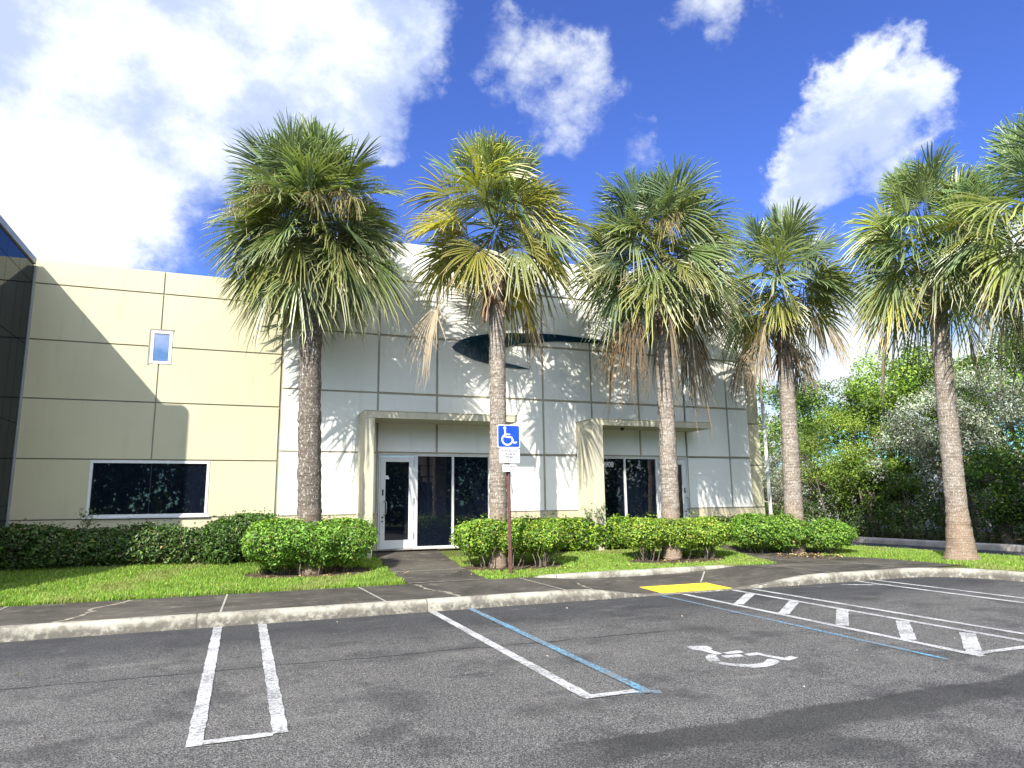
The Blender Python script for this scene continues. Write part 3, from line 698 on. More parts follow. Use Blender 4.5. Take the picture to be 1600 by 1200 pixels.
def stems(mb, foot, tips, rng, r0=.022, sides=5):
    for f, t in zip(foot, tips):
        f = np.array(f); t = np.array(t); k = 5; P = [f+(t-f)*i/k+(rng.normal(size=3)*.022*(0 < i < k)) for i in range(k+1)]
        mb.tube(P, np.linspace(r0, r0*.35, k+1), sides)
def bush(label, cat, blobs_, n, size, cols, wts, seed, group=None, open_h=.25, nst=10, name='clipped_bush', aspect=.5, inner=.78, mulch=True, st_r=.015, sprig=0):
    rng = np.random.default_rng(seed); bl = np.array(blobs_, float)
    c = bl[:, :3].mean(0); z0 = float(zt(c[0], c[1]))
    o = thing(name, label, cat, (c[0], c[1], z0), group)
    P, N = shell(rng, blobs_, int(n*1.6), inner-.14, .15, None, .20, 5.5, seed)
    ztop = (bl[:, 2]+bl[:, 5]).max()-.05+.035*lump(P*np.array([1, 1, 0]), 5., seed+3); over = P[:, 2] > ztop; P[:, 2] = np.where(over, ztop+(P[:, 2]-ztop)*.30, P[:, 2])
    st = rng.random(len(P)) < .035; P[st] += N[st]*rng.uniform(.02, .11, (st.sum(), 1))+np.array([0, 0, .03])
    zm = bl[:, 2].mean(); P[:, 2] = zm+(P[:, 2]-zm)*np.where(P[:, 2] < zm, 1.22, 1.); zz = zt(P[:, 0], P[:, 1]); h = P[:, 2]-zz
    lim = open_h*(1+1.5*lump(P, 4.2, seed+9)); keep = (h > np.maximum(lim, .03)) | (rng.random(len(P)) < .06) & (h > .03)
    P, N = P[keep], N[keep]
    N = N+rng.normal(size=N.shape)*.75; N[:, 2] += .45
    cc = palette(rng, len(P), cols, wts)*(1+.25*lump(P, 7., seed+5))[:, None]
    dd = rng.random(len(P)) < .012; cc[dd] = (.30, .20, .08)
    V, F, C = leafmesh(P, N, size, aspect, rng, cc)
    raw('foliage', V, F, 'leaf', C, o)
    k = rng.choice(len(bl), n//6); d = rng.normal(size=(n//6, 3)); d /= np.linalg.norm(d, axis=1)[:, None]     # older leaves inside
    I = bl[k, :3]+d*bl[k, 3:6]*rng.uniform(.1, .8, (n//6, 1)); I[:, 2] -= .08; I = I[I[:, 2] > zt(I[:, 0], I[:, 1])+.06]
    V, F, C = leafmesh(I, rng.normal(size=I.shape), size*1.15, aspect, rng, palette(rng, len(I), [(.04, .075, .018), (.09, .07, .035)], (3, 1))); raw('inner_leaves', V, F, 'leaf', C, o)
    mb = MB(); ft = []; tp = []
    for i in range(nst):
        b = bl[rng.integers(len(bl))]; a = rng.uniform(0, 6.28); q = rng.uniform(.0, .45); q2 = q+rng.uniform(.2, .5)
        f = (b[0]+b[3]*q*math.cos(a), b[1]+b[4]*q*math.sin(a)); ft.append((*f, float(zt(*f))-.03))
        tp.append((b[0]+b[3]*q2*math.cos(a), b[1]+b[4]*q2*math.sin(a), b[2]+b[5]*rng.uniform(0, .5)))
    stems(mb, ft, tp, rng, st_r); mb.obj('stems', 'twig', o)
    return o
GREEN = [(.18, .33, .045), (.12, .24, .035), (.06, .13, .02), (.29, .40, .06)]
YG = [(.26, .37, .045), (.16, .29, .035), (.07, .15, .02), (.38, .42, .07)]
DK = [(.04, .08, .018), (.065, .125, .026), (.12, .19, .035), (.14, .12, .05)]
def E(x, y, z, a, b, c): return (x, y, z, a, b, c)
bush('rounded light green bush clipped around the first palm from the left', 'bush',
     [E(0.718, 14.13, 0.879, 0.72, 0.62, 0.42), E(1.29, 14.08, 0.879, 0.75, 0.62, 0.43), E(1.87, 14.18, 0.879, 0.72, 0.6, 0.4)], 15000, .062, GREEN, (5, 4, 2, 1.2), 11, 'clipped bushes round the palms', .10, 30)
bush('rounded bush behind the blue parking sign, around the second palm', 'bush',
     [E(4.74, 13.83, 0.88, 0.66, 0.55, 0.36), E(5.31, 13.78, 0.861, 0.7, 0.55, 0.34), E(5.98, 13.68, 0.823, 0.62, 0.5, 0.32)], 12000, .06, YG, (3, 4, 2, 1), 12, 'clipped bushes round the palms', .15, 40)
bush('flat topped yellowish bush with bare stems around the third palm', 'bush',
     [E(8.56, 13.68, 0.842, 0.66, 0.5, 0.34), E(9.28, 13.63, 0.842, 0.75, 0.5, 0.34), E(10.09, 13.58, 0.823, 0.68, 0.48, 0.33)], 12000, .06, YG, (4, 3, 1.5, 1.6), 13, 'clipped bushes round the palms', .19, 46)
bush('spreading bush beside the right path, around the fourth palm', 'bush',
     [E(11.97, 13.98, 0.803, 0.75, 0.6, 0.42), E(12.73, 13.78, 0.765, 0.75, 0.55, 0.38), E(13.67, 13.38, 0.689, 0.78, 0.5, 0.34)], 14000, .062, GREEN, (5, 4, 2, 1.4), 14, 'clipped bushes round the palms', .14, 40)
# hedges against the wall
hb = [E(x, 15.5+.05*math.sin(x*2), .78+.04*math.sin(x*1.3), .6, .36, .43+.05*math.sin(x*3)) for x in np.arange(-8, -.3, .42)]
bush('long dark hedge under the wide window of the beige wall', 'hedge', hb, 24000, .075, DK, (5, 4, 2, .5), 21, None, .06, 60, 'hedge')
bush('taller loose shrub between the wide window and the first palm', 'shrub', [E(-.35, 15.25, .84, .42, .4, .48), E(.15, 15.3, .95, .5, .4, .48), E(.5, 15.4, .9, .4, .35, .45)], 7500, .07, [(.07, .14, .03), (.11, .19, .035), (.04, .085, .02)], (4, 3, 3), 22, None, .05, 14, 'shrub')
hb = [E(x, 15.3, .74, .42, .34, .44) for x in np.arange(5.95, 8.9, .36)]
bush('broad leaved yellow green hedge between the two canopies', 'hedge', hb, 9000, .095, [(.22, .33, .03), (.12, .22, .025), (.05, .11, .018), (.36, .42, .05)], (3, 4, 3, 1), 23, None, .04, 30, 'hedge', .6)
hb = [E(x, 15.5, .74, .4, .28, .40) for x in np.arange(11.9, 13.9, .36)]
bush('dark low hedge at the foot of the right wall corner', 'hedge', hb, 5000, .06, DK, (5, 4, 1, .5), 24, None, .04, 12, 'hedge')
def sprigs(label, pts, seed, h=.45):
    rng = np.random.default_rng(seed); c = pts[0]; o = thing('seedling', label, 'plant', (c[0], c[1], c[2])); mb = MB(); P = []
    for x, y, z in pts:
        for k in range(4):
            t = np.array([x+rng.normal()*.10, y+rng.normal()*.05, z+h*rng.uniform(.6, 1)]); stems(mb, [(x, y, z)], [t], rng, .008, 4)
            for j in range(16): q = rng.uniform(.3, 1); P.append(np.array([x, y, z])*(1-q)+t*q+rng.normal(size=3)*.05)
    mb.obj('stems', 'twig', o); P = np.array(P)
    V, F, C = leafmesh(P, rng.normal(size=P.shape), .07, .4, rng, palette(rng, len(P), [(.10, .16, .05), (.16, .2, .08)], (1, 1)))
    raw('foliage', V, F, 'leaf', C, o)
sprigs('thin reddish green seedling rising from the hedge left of the wide window', [(-2.75, 15.4, 1.1)], 31, .45)
sprigs('wispy weed growing beside the fin of the right canopy', [(7.95, 15.2, 1.0), (8.1, 15.0, 1.0)], 32, .5)

# mulch and bare soil beds under the bushes
rng = np.random.default_rng(4)
BEDS = ((1.3, 14.0, 1.25, .62), (5.35, 13.7, 1.2, .55), (9.3, 13.5, 1.3, .55), (12.8, 13.65, 1.05, .5))
for (x, y, a, b) in BEDS:
    th = np.linspace(0, 2*math.pi, 40, endpoint=False); V = [(x, y, float(zt(x, y))+.002)]
    for t in th:
        q = 1+.08*math.sin(5*t)+.06*math.sin(9*t+1); px, py = x+a*q*math.cos(t), y+b*q*math.sin(t); V.append((px, py, float(zt(px, py))+.002))
    struct(MB().add(V, [(0, i+1, (i+1) % 40+1) for i in range(40)]).obj('soil_bed', 'soil'))

# ---------------------------------------------------------------- grass
def inpoly(x, y, poly):
    ins = np.zeros(len(x), bool); n = len(poly); j = n-1
    for i in range(n):
        xi, yi = poly[i]; xj, yj = poly[j]
        c = ((yi > y) != (yj > y)) & (x < (xj-xi)*(y-yi)/(yj-yi+1e-12)+xi); ins ^= c; j = i
    return ins
def blades(n, x0, x1, y0, y1, reject, seed, h=.07):
    rng = np.random.default_rng(seed); x = rng.uniform(x0, x1, n); y = rng.uniform(y0, y1, n); k = ~reject(x, y); x, y = x[k], y[k]; n = len(x)
    P = np.c_[x, y, zt(x, y)-.01]; pat = lump(np.c_[x, y, 0*x], 1.6, seed); pat2 = lump(np.c_[x, y, 0*x], 9, seed+1)
    hh = h*rng.uniform(.5, 1.25, n)*(1+.25*pat2); a = rng.uniform(0, 6.28, n); w_ = rng.uniform(.004, .008, n)
    L = np.c_[np.cos(a), np.sin(a), 0*a]*(hh*rng.uniform(.1, .7, n))[:, None]
    S = np.c_[-np.sin(a), np.cos(a), 0*a]*w_[:, None]
    V = np.stack([P-S, P+S, P+L*.45+S*.8+np.c_[0*x, 0*x, hh*.65], P+L*.45-S*.8+np.c_[0*x, 0*x, hh*.65], P+L+np.c_[0*x, 0*x, hh]], 1).reshape(-1, 3)
    i = np.arange(n)*5; F = np.concatenate([np.c_[i, i+1, i+2], np.c_[i, i+2, i+3], np.c_[i+3, i+2, i+4]])
    c = palette(rng, n, [(.21, .34, .05), (.29, .41, .07), (.12, .23, .03), (.40, .38, .15)], (5, 3, 3, 1), .15)
    c *= (1+.22*pat+.12*pat2)[:, None]; dry = np.clip(pat*1.3-.15+.25*pat2, 0, .7)[:, None]; c = c*(1-dry)+np.array([.24, .25, .09])*dry
    return V, F, np.repeat(np.clip(c, .01, 1), 5, 0)
def bed(x, y, cx, cy, a, b): return ((x-cx)/a)**2+((y-cy)/b)**2 < 1
def rejL(x, y):
    return bed(x, y, 1.3, 14.0, 1.25, .6) | bed(x, y, 5.35, 13.7, 1.15, .5) | bed(x, y, 9.3, 13.5, 1.3, .5) | bed(x, y, 12.8, 13.65, 1.05, .45) | ((x > 2.77+.03*np.sin(y*9)) & (x < 4.33+.03*np.sin(y*7))) | (inpoly(x, y, P2)) | (x > 13.5)
parts = [blades(150000, -7.5, 2.8, 12.27, 15.4, rejL, 41, .075), blades(90000, 4.3, 11.6, 12.30, 15.3, lambda x, y: rejL(x, y) | (y > 15.0), 42, .05),
         blades(110000, 11.9, 16.88, 5.0, 17.5, lambda x, y: inpoly(x, y, P2) | ((x < 13.98) & (y < 12.4) & (y > 9.8)) | ((x < 13.55) & (y < 12.4)) | ((x < 14.2) & (y > 15.9)) | bed(x, y, 12.8, 13.65, 1.05, .45), 43, .055)]
Vs, Fs, Cs, off = [], [], [], 0
for V, F, C in parts: Vs.append(V); Fs.append(F+off); Cs.append(C); off += len(V)
o = raw('grass', np.concatenate(Vs), np.concatenate(Fs), 'grass', np.concatenate(Cs)); tag(o, 'bright green lawn grass in front of the building', 'grass', kind='stuff')

# fallen leaves and scraps on soil, path and asphalt
rng = np.random.default_rng(8); P = []
for k in range(420):
    c = [(1.3, 13.5, 1.5, .3), (5.3, 13.2, 1.5, .35), (9.3, 13.1, 1.6, .35), (12.6, 13.1, 1.0, .4), (13.1, 13.0, .8, .4)][k % 5]
    x, y = c[0]+rng.normal()*c[2]*.5, c[1]+rng.normal()*c[3]*.6; P.append((x, y, float(zt(x, y))+.03))
P = np.array(P); V, F, C = leafmesh(P, np.c_[rng.normal(size=(len(P), 2))*.3, np.ones(len(P))], .07, .6, rng, palette(rng, len(P), [(.30, .20, .09), (.20, .12, .06), (.42, .32, .16)], (1, 1, 1)))
tag(raw('leaf_litter', V, F, 'dead', C), 'dry fallen leaves scattered around the bush beds', 'leaf litter', kind='stuff')
P = []
for k in range(34): P.append((rng.uniform(-2, 9), rng.uniform(4.2, 9.8), .012))
P = np.array(P); V, F, C = leafmesh(P, np.c_[rng.normal(size=(len(P), 2))*.3, np.ones(len(P))], .035, .6, rng, palette(rng, len(P), [(.50, .48, .42), (.45, .38, .25)], (1, 1)))
tag(raw('litter', V, F, 'dead', C), 'tiny pale scraps lying on the dark asphalt', 'litter', kind='stuff')

# ---------------------------------------------------------------- palms
def norm(v): return v/(np.linalg.norm(v)+1e-9)
Zv = np.array([0., 0, 1])
def frond(mb, C0, az, el, Lp, Rb, g_, col, tip, rng, T=1.95, fold=.35, nseg=34, narrow=1., pet=(.12, .16, .05)):
    D0 = np.array([math.cos(az)*math.cos(el), math.sin(az)*math.cos(el), math.sin(el)])
    s = np.linspace(0, 1, 6); dr = g_*.16*(1+.5*math.cos(el))
    P = C0+np.outer(s*Lp, D0)-np.outer((s*Lp)**2*dr, Zv)
    mb.tube(P, np.linspace(.022, .010, 6), 4, pet, False)
    Dn = norm(D0-Zv*2*Lp*dr); S = np.cross(Dn, Zv)
    S = norm(S) if np.linalg.norm(S) > .15 else np.array([-math.sin(az), math.cos(az), 0])
    rl = rng.normal()*.75; N = np.cross(S, Dn); S, N = norm(S*math.cos(rl)+N*math.sin(rl)), norm(N*math.cos(rl)-S*math.sin(rl))
    H = P[-1]; dt = 2*T/nseg; us = np.array([.04, .26, .48, .72, .9])
    V = []; Fc = []; Cc = []; nb = 0
    for i in range(nseg):
        if rng.random() < .05: continue
        t = -T+dt*(i+.5)+rng.normal()*.03
        d = math.cos(t)*Dn+math.sin(t)*S+N*fold*(abs(math.sin(t))**1.5)*(.8+.2*rng.random()); d = norm(d)
        Wd = norm(-math.sin(t)*Dn+math.cos(t)*S); Ls = Rb*(1-.30*(abs(t)/T)**2)*rng.uniform(.92, 1.06)
        b = H+Dn*.16*max(0, math.cos(t))
        gg = g_*rng.uniform(.6, 1.45); kink = rng.uniform(0, .9)*g_; sw = Wd*rng.normal()*.10*(.4+g_)
        def pos(u): return b+d*(Ls*u)-Zv*(gg*.30*(Ls*u)**2+kink*.55*max(0, u-.5)**2*Ls)
        for u in us:
            w_ = min(Ls*u*dt*.52, .024*narrow*(1.12-u)**.7*1.25); c = pos(u)
            c = c+sw*max(0, u-.35)**1.5*Ls; V += [c-Wd*w_, c-N*w_*.75, c+Wd*w_]
            q = np.clip((u-.62)/.38, 0, 1)**1.3; cc = col*(1-q)+tip*q; Cc += [cc*.96, cc*1.02, cc*.96]
        V.append(pos(1.03)); Cc.append(tip)
        for k in range(4):
            a = nb+3*k; Fc += [(a, a+1, a+4, a+3), (a+1, a+2, a+5, a+4)]
        a = nb+12; Fc += [(a, a+1, nb+15), (a+1, a+2, nb+15)]
        nb += 16
    mb.add(V, Fc, np.clip(np.array(Cc)*rng.uniform(.85, 1.15), .004, 1))
def palm(label, base, top, zc, r0, r1, seed, nl=46, rad=1., green=(.08, .125, .04), yel=.3, ndead=10, boots=0, flare=0, stalks=0, elmin=-55, dens=1., bark='bark', deadR=.9, thin=.12):
    rng = np.random.default_rng(seed); base = np.array(base, float); top = np.array(top, float)
    o = thing('palm_tree', label, 'palm tree', tuple(base), 'cabbage palms along the front of the building')
    n = 90; s = np.linspace(0, 1, n); bend = np.sin(s*math.pi)*rng.normal()*.05
    P = base+np.outer(s, top-base); P[:, 0] += bend; rad_ = r0+(r1-r0)*s; rad_ = rad_+flare*np.exp(-s*14)
    rad_ = rad_*(1+.022*rng.normal(size=n))
    MB().tube(P, rad_, 22, None, True, .03, rng).obj('trunk', bark, o, True)
    mb = MB(); C0 = np.array([top[0], top[1], zc]); green = np.array(green)
    for k in range(nl):
        q = (k+.5)/nl; az = k*2.39996+rng.normal()*.45; el = R(np.clip(86-(86-elmin)*q**.9+rng.normal()*13, elmin-6, 89))
        if rng.random() < thin: continue
        y_ = np.clip(yel*rng.uniform(-.6, 1.6)*(.25+1.2*q), 0, 1)
        c = green*(1-y_)+np.array([.30, .27, .035])*y_; c = c*rng.uniform(.65, 1.45)*np.array([1, 1, rng.uniform(.7, 1.4)]); sz = rng.uniform(.78, 1.15)
        br = np.clip((q-.45)*1.1+rng.normal()*.2, 0, .9); tp = c*1.7*(1-br)+np.array([.42, .32, .20])*br
        if q < .15: T, fo = .9+rng.random()*.4, .5
        else: T, fo = rng.uniform(1.5, 2.05), rng.uniform(.2, .5)
        Lp = rad*rng.uniform(.55, 1.12)*(1.-.12*q); g_ = .40+.85*q*q+rng.uniform(0, .45)
        frond(mb, C0+np.array([math.cos(az)*.1, math.sin(az)*.1, .25-.7*q]), az, el, Lp, rad*sz*1.05, g_, c, tp, rng, T, fo, 38)
    mb.obj('crown', 'frond', o)
    if ndead:
        mb = MB()
        for k in range(ndead):
            az = k*2.39996+rng.random(); el = R(rng.uniform(-40, -2)); br = rng.random()
            c = np.array([.17, .12, .07])*(1-br)+np.array([.34, .28, .19])*br
            frond(mb, C0+np.array([math.cos(az)*.15, math.sin(az)*.15, -.55]), az, el, rad*rng.uniform(.8, 1.3)*deadR, rad*rng.uniform(.65, .95), rng.uniform(2.3, 3.8), c, c*rng.uniform(.6, 1.1), rng, rng.uniform(.5, 1.0), .5, 30, .8, (.2, .13, .07))
        mb.obj('dead_fronds', 'dead', o)
    if boots:
        mb = MB()
        for k in range(boots):
            az = k*2.39996; z = top[2]-.15-rng.random()*1.1; c = np.array([.25, .16, .11])*rng.uniform(.5, 1.4); rr_ = r1*1.02
            b0 = np.array([top[0]+math.cos(az)*rr_, top[1]+math.sin(az)*rr_, z]); dn = rng.random() < .75
            L = rng.uniform(.3, .6); w_ = rng.uniform(.03, .06); out = rng.uniform(.1, .32); sg_ = -1 if dn else 1
            Q = [b0, b0+np.array([math.cos(az)*out*.6, math.sin(az)*out*.6, sg_*L*.3]), b0+np.array([math.cos(az)*out, math.sin(az)*out, sg_*L])]
            s_ = np.array([-math.sin(az), math.cos(az), 0])*w_
            V = [Q[0]-s_, Q[0]+s_, Q[1]-s_*.9, Q[1]+s_*.9, Q[2]-s_*.3, Q[2]+s_*.3]; mb.add(V, [(0, 1, 3, 2), (2, 3, 5, 4)], c)
        mb.obj('leaf_bases', 'dead', o)
    if stalks:
        mb = MB()
        for k in range(stalks):
            az = rng.uniform(0, 6.28); el = R(rng.uniform(15, 50)); D0 = np.array([math.cos(az)*math.cos(el), math.sin(az)*math.cos(el), math.sin(el)]); L = rng.uniform(1.5, 2.0)*rad
            s = np.linspace(0, 1, 8); P = C0+np.outer(s*L, D0)-np.outer((s*L)**2*.28, Zv); c = np.array([.30, .25, .11])*rng.uniform(.7, 1.2)
            mb.tube(P, np.linspace(.012, .004, 8), 4, c, False)
            for j in range(90):
                q = rng.uniform(.35, 1); p0 = C0+q*L*D0-Zv*(q*L)**2*.28; dd = rng.normal(size=3)*.16; l_ = rng.uniform(.15, .38)
                p1_ = p0+dd*.6-Zv*l_*.3; p2_ = p0+dd-Zv*l_; w_ = np.array([rng.normal(), rng.normal(), 0]); w_ = norm(w_)*.005
                mb.add([p0-w_, p0+w_, p1_-w_, p1_+w_, p2_-w_, p2_+w_], [(0, 1, 3, 2), (2, 3, 5, 4)], c*rng.uniform(.6, 1.3))
        mb.obj('flower_stalks', 'dead', o)
    return o
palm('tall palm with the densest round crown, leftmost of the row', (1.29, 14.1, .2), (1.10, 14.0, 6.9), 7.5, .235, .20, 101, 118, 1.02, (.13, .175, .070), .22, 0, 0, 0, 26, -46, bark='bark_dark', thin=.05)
palm('yellowing palm with hanging brown fronds, directly behind the parking sign', (5.02, 13.75, .2), (4.99, 13.65, 7.0), 7.85, .19, .165, 102, 76, 1.02, (.15, .20, .075), .75, 2, 60, 0, 0, -24, deadR=1., thin=.15)
palm('palm with a skirt of dead tan fronds in front of the right canopy', (9.2, 13.6, .2), (9.1, 13.5, 6.8), 7.65, .215, .16, 103, 96, 1.06, (.115, .165, .068), .3, 9, 24, 0, 6, -32, deadR=.82, thin=.06)
palm('slim palm with dead fronds at the right corner of the building', (12.93, 13.75, .2), (13.05, 13.65, 6.5), 7.4, .235, .16, 104, 62, .98, (.14, .19, .08), .3, 10, 60, 0, 0, -26, deadR=.85, thin=.1)
palm('leaning trunk palm standing in the grass verge beside the side road', (15.02, 10.97, .12), (15.25, 10.95, 7.0), 7.7, .22, .185, 105, 68, 1.16, (.15, .21, .075), .45, 2, 26, .14, 4, -26, deadR=.7, thin=.15)
palm('palm crown cut off at the right edge', (15.2, 8.6, .12), (15.25, 8.6, 6.5), 7.4, .23, .20, 106, 62, 1.16, (.14, .20, .07), .35, 4, 10, .1, 0, -30, deadR=.7, thin=.12)

# ---------------------------------------------------------------- background trees
def tree(name, label, cat, base, blobs_, nleaf, size, cols, wts, seed, ncl=60, clr=.55, group='trees beyond the side road', bark='twig', forks=9, r0=.14, aspect=.5, low=None):
    rng = np.random.default_rng(seed); bl = np.array(blobs_, float); base = np.array(base, float)
    o = thing(name, label, cat, tuple(base), group)
    # small clumps on the shell of the crown, leaves on each clump
    P, N = shell(rng, blobs_, ncl*3, .55, .1, None, .18, 1.3, seed); k = rng.permutation(len(P))[:ncl]; P, N = P[k], N[k]
    rad = clr*rng.uniform(.55, 1.25, len(P)); w_ = rad**2; idx = rng.choice(len(P), nleaf, p=w_/w_.sum())
    d = rng.normal(size=(nleaf, 3)); d /= np.linalg.norm(d, axis=1)[:, None]; q = rng.uniform(.25, 1, nleaf)**.5
    L = P[idx]+d*(rad[idx]*q)[:, None]*np.array([1.15, 1.15, .8]); Nn = d+rng.normal(size=d.shape)*.6; Nn[:, 2] += .5
    clc = np.clip(1+.34*rng.normal(size=len(P)), .35, 1.9); cc = palette(rng, nleaf, cols, wts)*clc[idx][:, None]
    if low is not None: kk = L[:, 2] > low; L, Nn, cc = L[kk], Nn[kk], cc[kk]
    V, F, C = leafmesh(L, Nn, size, aspect, rng, np.clip(cc, .004, 1)); raw('crown', V, F, 'leaf', C, o)
    mb = MB(); c = bl[0, :3]; fk = base+(c-base)*.45
    mb.tube([base-Zv*.1, base+(fk-base)*.5+rng.normal(size=3)*.06, fk], [r0*1.2, r0, r0*.85], 8)
    for i in range(min(forks, len(P))):
        e_ = P[i]; m_ = fk+(e_-fk)*.5+rng.normal(size=3)*.22; mb.tube([fk, fk+(m_-fk)*.5+rng.normal(size=3)*.06, m_, m_+(e_-m_)*.5+rng.normal(size=3)*.1, e_], np.linspace(r0*.6, .015, 5), 6)
    mb.obj('trunk', bark, o)
    return o
FIC = [(.13, .22, .03), (.085, .16, .022), (.19, .28, .035), (.045, .09, .018)]
BR = [(.17, .26, .03), (.12, .20, .025), (.23, .31, .045), (.06, .11, .02)]
SIL = [(.38, .40, .34), (.28, .31, .25), (.17, .21, .13), (.52, .53, .48)]
tree('shade_tree', 'dark green tree whose top shows between the building corner and the fifth palm', 'tree', (27, 29.5, 0), [E(27, 29.5, 5.6, 2.2, 2.4, 2.6), E(26, 32, 5.0, 2, 2.2, 2.2), E(27, 26.8, 4.9, 1.6, 1.7, 2.3)], 22000, .15, FIC, (4, 4, 2, 2), 201, 110, .75)
tree('shade_tree', 'tall bright green tree directly left of the leaning palm trunk', 'tree', (24.5, 20, 0), [E(24.5, 20.4, 5.3, 1.7, 1.5, 2.2), E(24.3, 18.6, 5.2, 1.6, 1.5, 2.1), E(24.8, 21.4, 4.6, 1.3, 1.2, 2.2)], 26000, .13, BR, (4, 4, 2, 2), 202, 130, .6)
tree('shade_tree', 'green tree rising behind the silvery tree at the right edge', 'tree', (25, 15.4, 0), [E(25, 15.9, 5.2, 1.6, 1.5, 2.1), E(24.6, 13.6, 5.3, 1.7, 1.7, 2.2), E(24.8, 17.2, 4.8, 1.2, 1.2, 1.8)], 24000, .13, FIC, (4, 4, 2, 1), 203, 120, .6)
tree('silver_tree', 'large silvery grey leaved tree right of the leaning palm trunk', 'tree', (22.3, 15.6, 0), [E(22.2, 16.1, 4.0, 1.2, 1.9, 1.35), E(22.3, 14.8, 4.4, 1.1, 1.2, 1.2), E(21.9, 17.6, 3.1, .9, 1.3, 1.3), E(22, 15.6, 3.0, 1., 1.6, 1.0)], 24000, .085, SIL, (3, 4, 4, 1.5), 204, 150, .42, bark='palebark', forks=22, r0=.10)
tree('silver_tree', 'small pale silvery shrub tree beside the downpipe', 'tree', (22.6, 24.3, 0), [E(22.6, 24.8, 2.4, 1.0, 1.6, 1.2), E(22.3, 23.0, 2.2, .9, 1.2, 1.0)], 11000, .085, SIL, (3, 4, 4, 1), 205, 70, .42, bark='palebark')
tree('shade_tree', 'fine leaved yellow green tree in the middle of the tree line', 'tree', (22.4, 20.8, 0), [E(22.4, 21.2, 3.6, 1.0, 1.6, 1.6), E(22.2, 19.8, 3.0, 1.0, 1.2, 1.4), E(22.3, 22.3, 3.0, .9, 1.2, 1.3)], 22000, .075, [(.23, .31, .045), (.16, .24, .035), (.29, .36, .06), (.08, .13, .02)], (4, 4, 2, 2), 206, 130, .45)
tree('shade_tree', 'low glossy green tree under the silvery tree near the right edge', 'tree', (21.7, 14.2, 0), [E(21.7, 14.5, 1.9, .8, 1.1, 1.2), E(21.7, 13.2, 1.9, .8, 1.0, 1.3), E(21.9, 12.2, 2.2, .8, 1.0, 1.5)], 15000, .10, FIC, (4, 4, 1, 3), 207, 90, .42)
tree('shade_tree', 'dense small tree below the yellow green tree by the far kerb', 'tree', (21.8, 19, 0), [E(21.9, 19.6, 1.9, .8, 1.3, 1.2), E(21.9, 18.2, 1.8, .7, 1.2, 1.2)], 13000, .10, BR, (3, 4, 1, 4), 208, 80, .42)
tree('shade_tree', 'tree at the far right edge with drooping leaves', 'tree', (23.5, 12, 0), [E(23.4, 12.4, 4.2, 1.3, 1.2, 1.8), E(23.3, 11.4, 3.4, 1.2, 1.2, 1.8)], 14000, .11, FIC, (4, 4, 1, 2), 209, 90, .5)
# feathery palm clump
rng = np.random.default_rng(55); o = thing('feather_palm', 'clump of thin arching feathery fronds behind the fourth palm trunk', 'palm', (23, 23.3, 0)); mb = MB(); ms = MB()
for k in range(4): ms.tube([(23+.25*k, 23+.3*k, -.1), (23+.3*k, 23.1+.3*k, 3.4+.3*k)], [.07, .05], 7)
ms.obj('trunk', 'twig', o)
for k in range(46):
    c = np.array([23+.3*(k % 4), 23.1+.3*(k % 4), 3.4+.3*(k % 4)]); az = rng.uniform(0, 6.28); el = R(rng.uniform(10, 75)); D0 = np.array([math.cos(az)*math.cos(el), math.sin(az)*math.cos(el), math.sin(el)]); L = rng.uniform(1.8, 2.5)
    s = np.linspace(0, 1, 26); P = c+np.outer(s*L, D0)-np.outer((s*L)**2*.26, Zv); cl_ = np.array([.13, .20, .045])*rng.uniform(.6, 1.3)
    mb.tube(P[::5], .012, 3, cl_, False); sd = norm(np.cross(D0, Zv))
    for i in range(3, 26):
        for sg_ in (-1, 1):
            l_ = .42*(1-.5*abs(s[i]-.5)); a = P[i]; b = a+sd*sg_*l_*.6-Zv*l_*.55+D0*l_*.4; m_ = (a+b)/2+Zv*.05; w_ = D0*.012
            mb.add([a-w_, a+w_, m_-w_, m_+w_, b], [(0, 1, 3, 2), (2, 3, 4)], cl_*rng.uniform(.8, 1.25))
mb.obj('fronds', 'leaf', o)
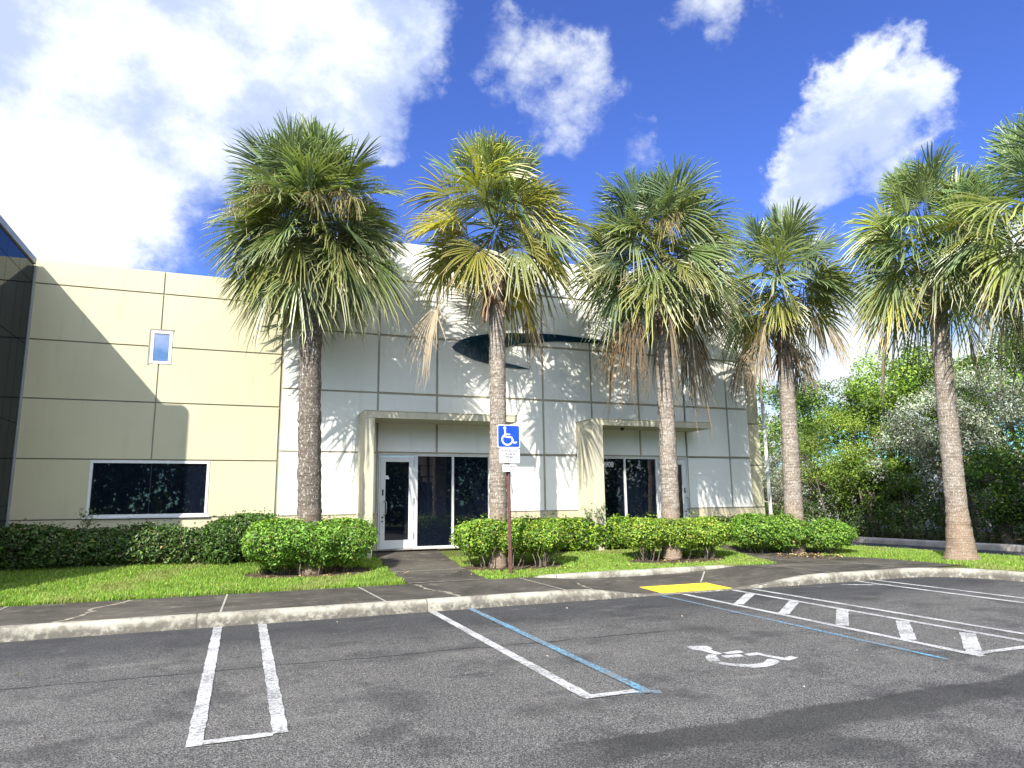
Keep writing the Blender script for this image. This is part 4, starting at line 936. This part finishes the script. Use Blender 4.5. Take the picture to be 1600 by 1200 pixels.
# understorey stems and brush at the foot of the trees
rng = np.random.default_rng(66)
hb = [E(21.6+.25*math.sin(y), y, .7, .5, .7, .75) for y in np.arange(9.5, 34, .8)]
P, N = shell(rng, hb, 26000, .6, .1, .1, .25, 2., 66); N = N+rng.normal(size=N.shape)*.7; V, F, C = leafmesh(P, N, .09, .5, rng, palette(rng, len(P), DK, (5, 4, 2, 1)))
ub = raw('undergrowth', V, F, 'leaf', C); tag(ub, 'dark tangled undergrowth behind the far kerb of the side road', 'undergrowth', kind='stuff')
mb = MB()
for k in range(120):
    x, y = rng.uniform(21.2, 24), rng.uniform(9, 34); mb.tube([(x, y, 0), (x+rng.normal()*.15, y+rng.normal()*.2, 1.1), (x+rng.normal()*.3, y+rng.normal()*.35, 2.4)], [.03, .022, .012], 5)
mb.obj('thin_stems', 'twig', ub)
hb = [E(25.5, y, 1.7, .9, 1.0, 1.7) for y in np.arange(8, 44, 1.1)]
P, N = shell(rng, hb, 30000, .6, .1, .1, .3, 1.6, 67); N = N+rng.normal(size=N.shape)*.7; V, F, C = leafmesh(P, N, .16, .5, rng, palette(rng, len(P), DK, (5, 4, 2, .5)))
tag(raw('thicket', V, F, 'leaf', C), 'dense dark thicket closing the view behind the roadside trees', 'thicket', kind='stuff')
pw = MB().box(29, 29.3, 6, 60, 0, 3.2).obj('boundary_wall', 'pale_wall'); tag(pw, 'pale wall glimpsed through gaps in the trees', 'wall')

# trees across the parking lot behind the viewer, seen mirrored in the glass
for i, (x, y, h, lab) in enumerate(((-9, -10.5, 8.0, 'dark parking lot tree mirrored in the wide window'), (-2.5, -11.5, 8.5, 'dark parking lot tree mirrored in the left door'), (3.5, -10.2, 8.0, 'dark parking lot tree mirrored in the panes beside the left door'),
        (10, -11, 8.6, 'dark parking lot tree mirrored in the right panes'), (17, -10.5, 8, 'dark parking lot tree mirrored in the right door'))):
    tree('parking_lot_tree', lab, 'tree', (x, y, 0), [E(x, y, h*.60, 3.4, 2.4, h*.38), E(x+1.5, y-.6, h*.5, 2.4, 1.8, h*.33)], 9000, .26, [(.03, .06, .015), (.05, .09, .02), (.08, .12, .035)], (3, 3, 1), 300+i, 90, .9, 'trees across the parking lot', r0=.22)
hb = [E(x, -15.5, 3.2, 1.6, 1.2, 4.4) for x in np.arange(-30, 44, 1.6)]
P, N = shell(rng, hb, 60000, .6, .1, .1, .3, 1.2, 70); V, F, C = leafmesh(P, N+rng.normal(size=N.shape)*.6, .42, .6, rng, palette(rng, len(P), DK, (5, 4, 1, .5)))
tag(raw('far_thicket', V, F, 'leaf', C), 'dark thicket across the parking lot, seen only mirrored in the glass', 'thicket', kind='stuff')
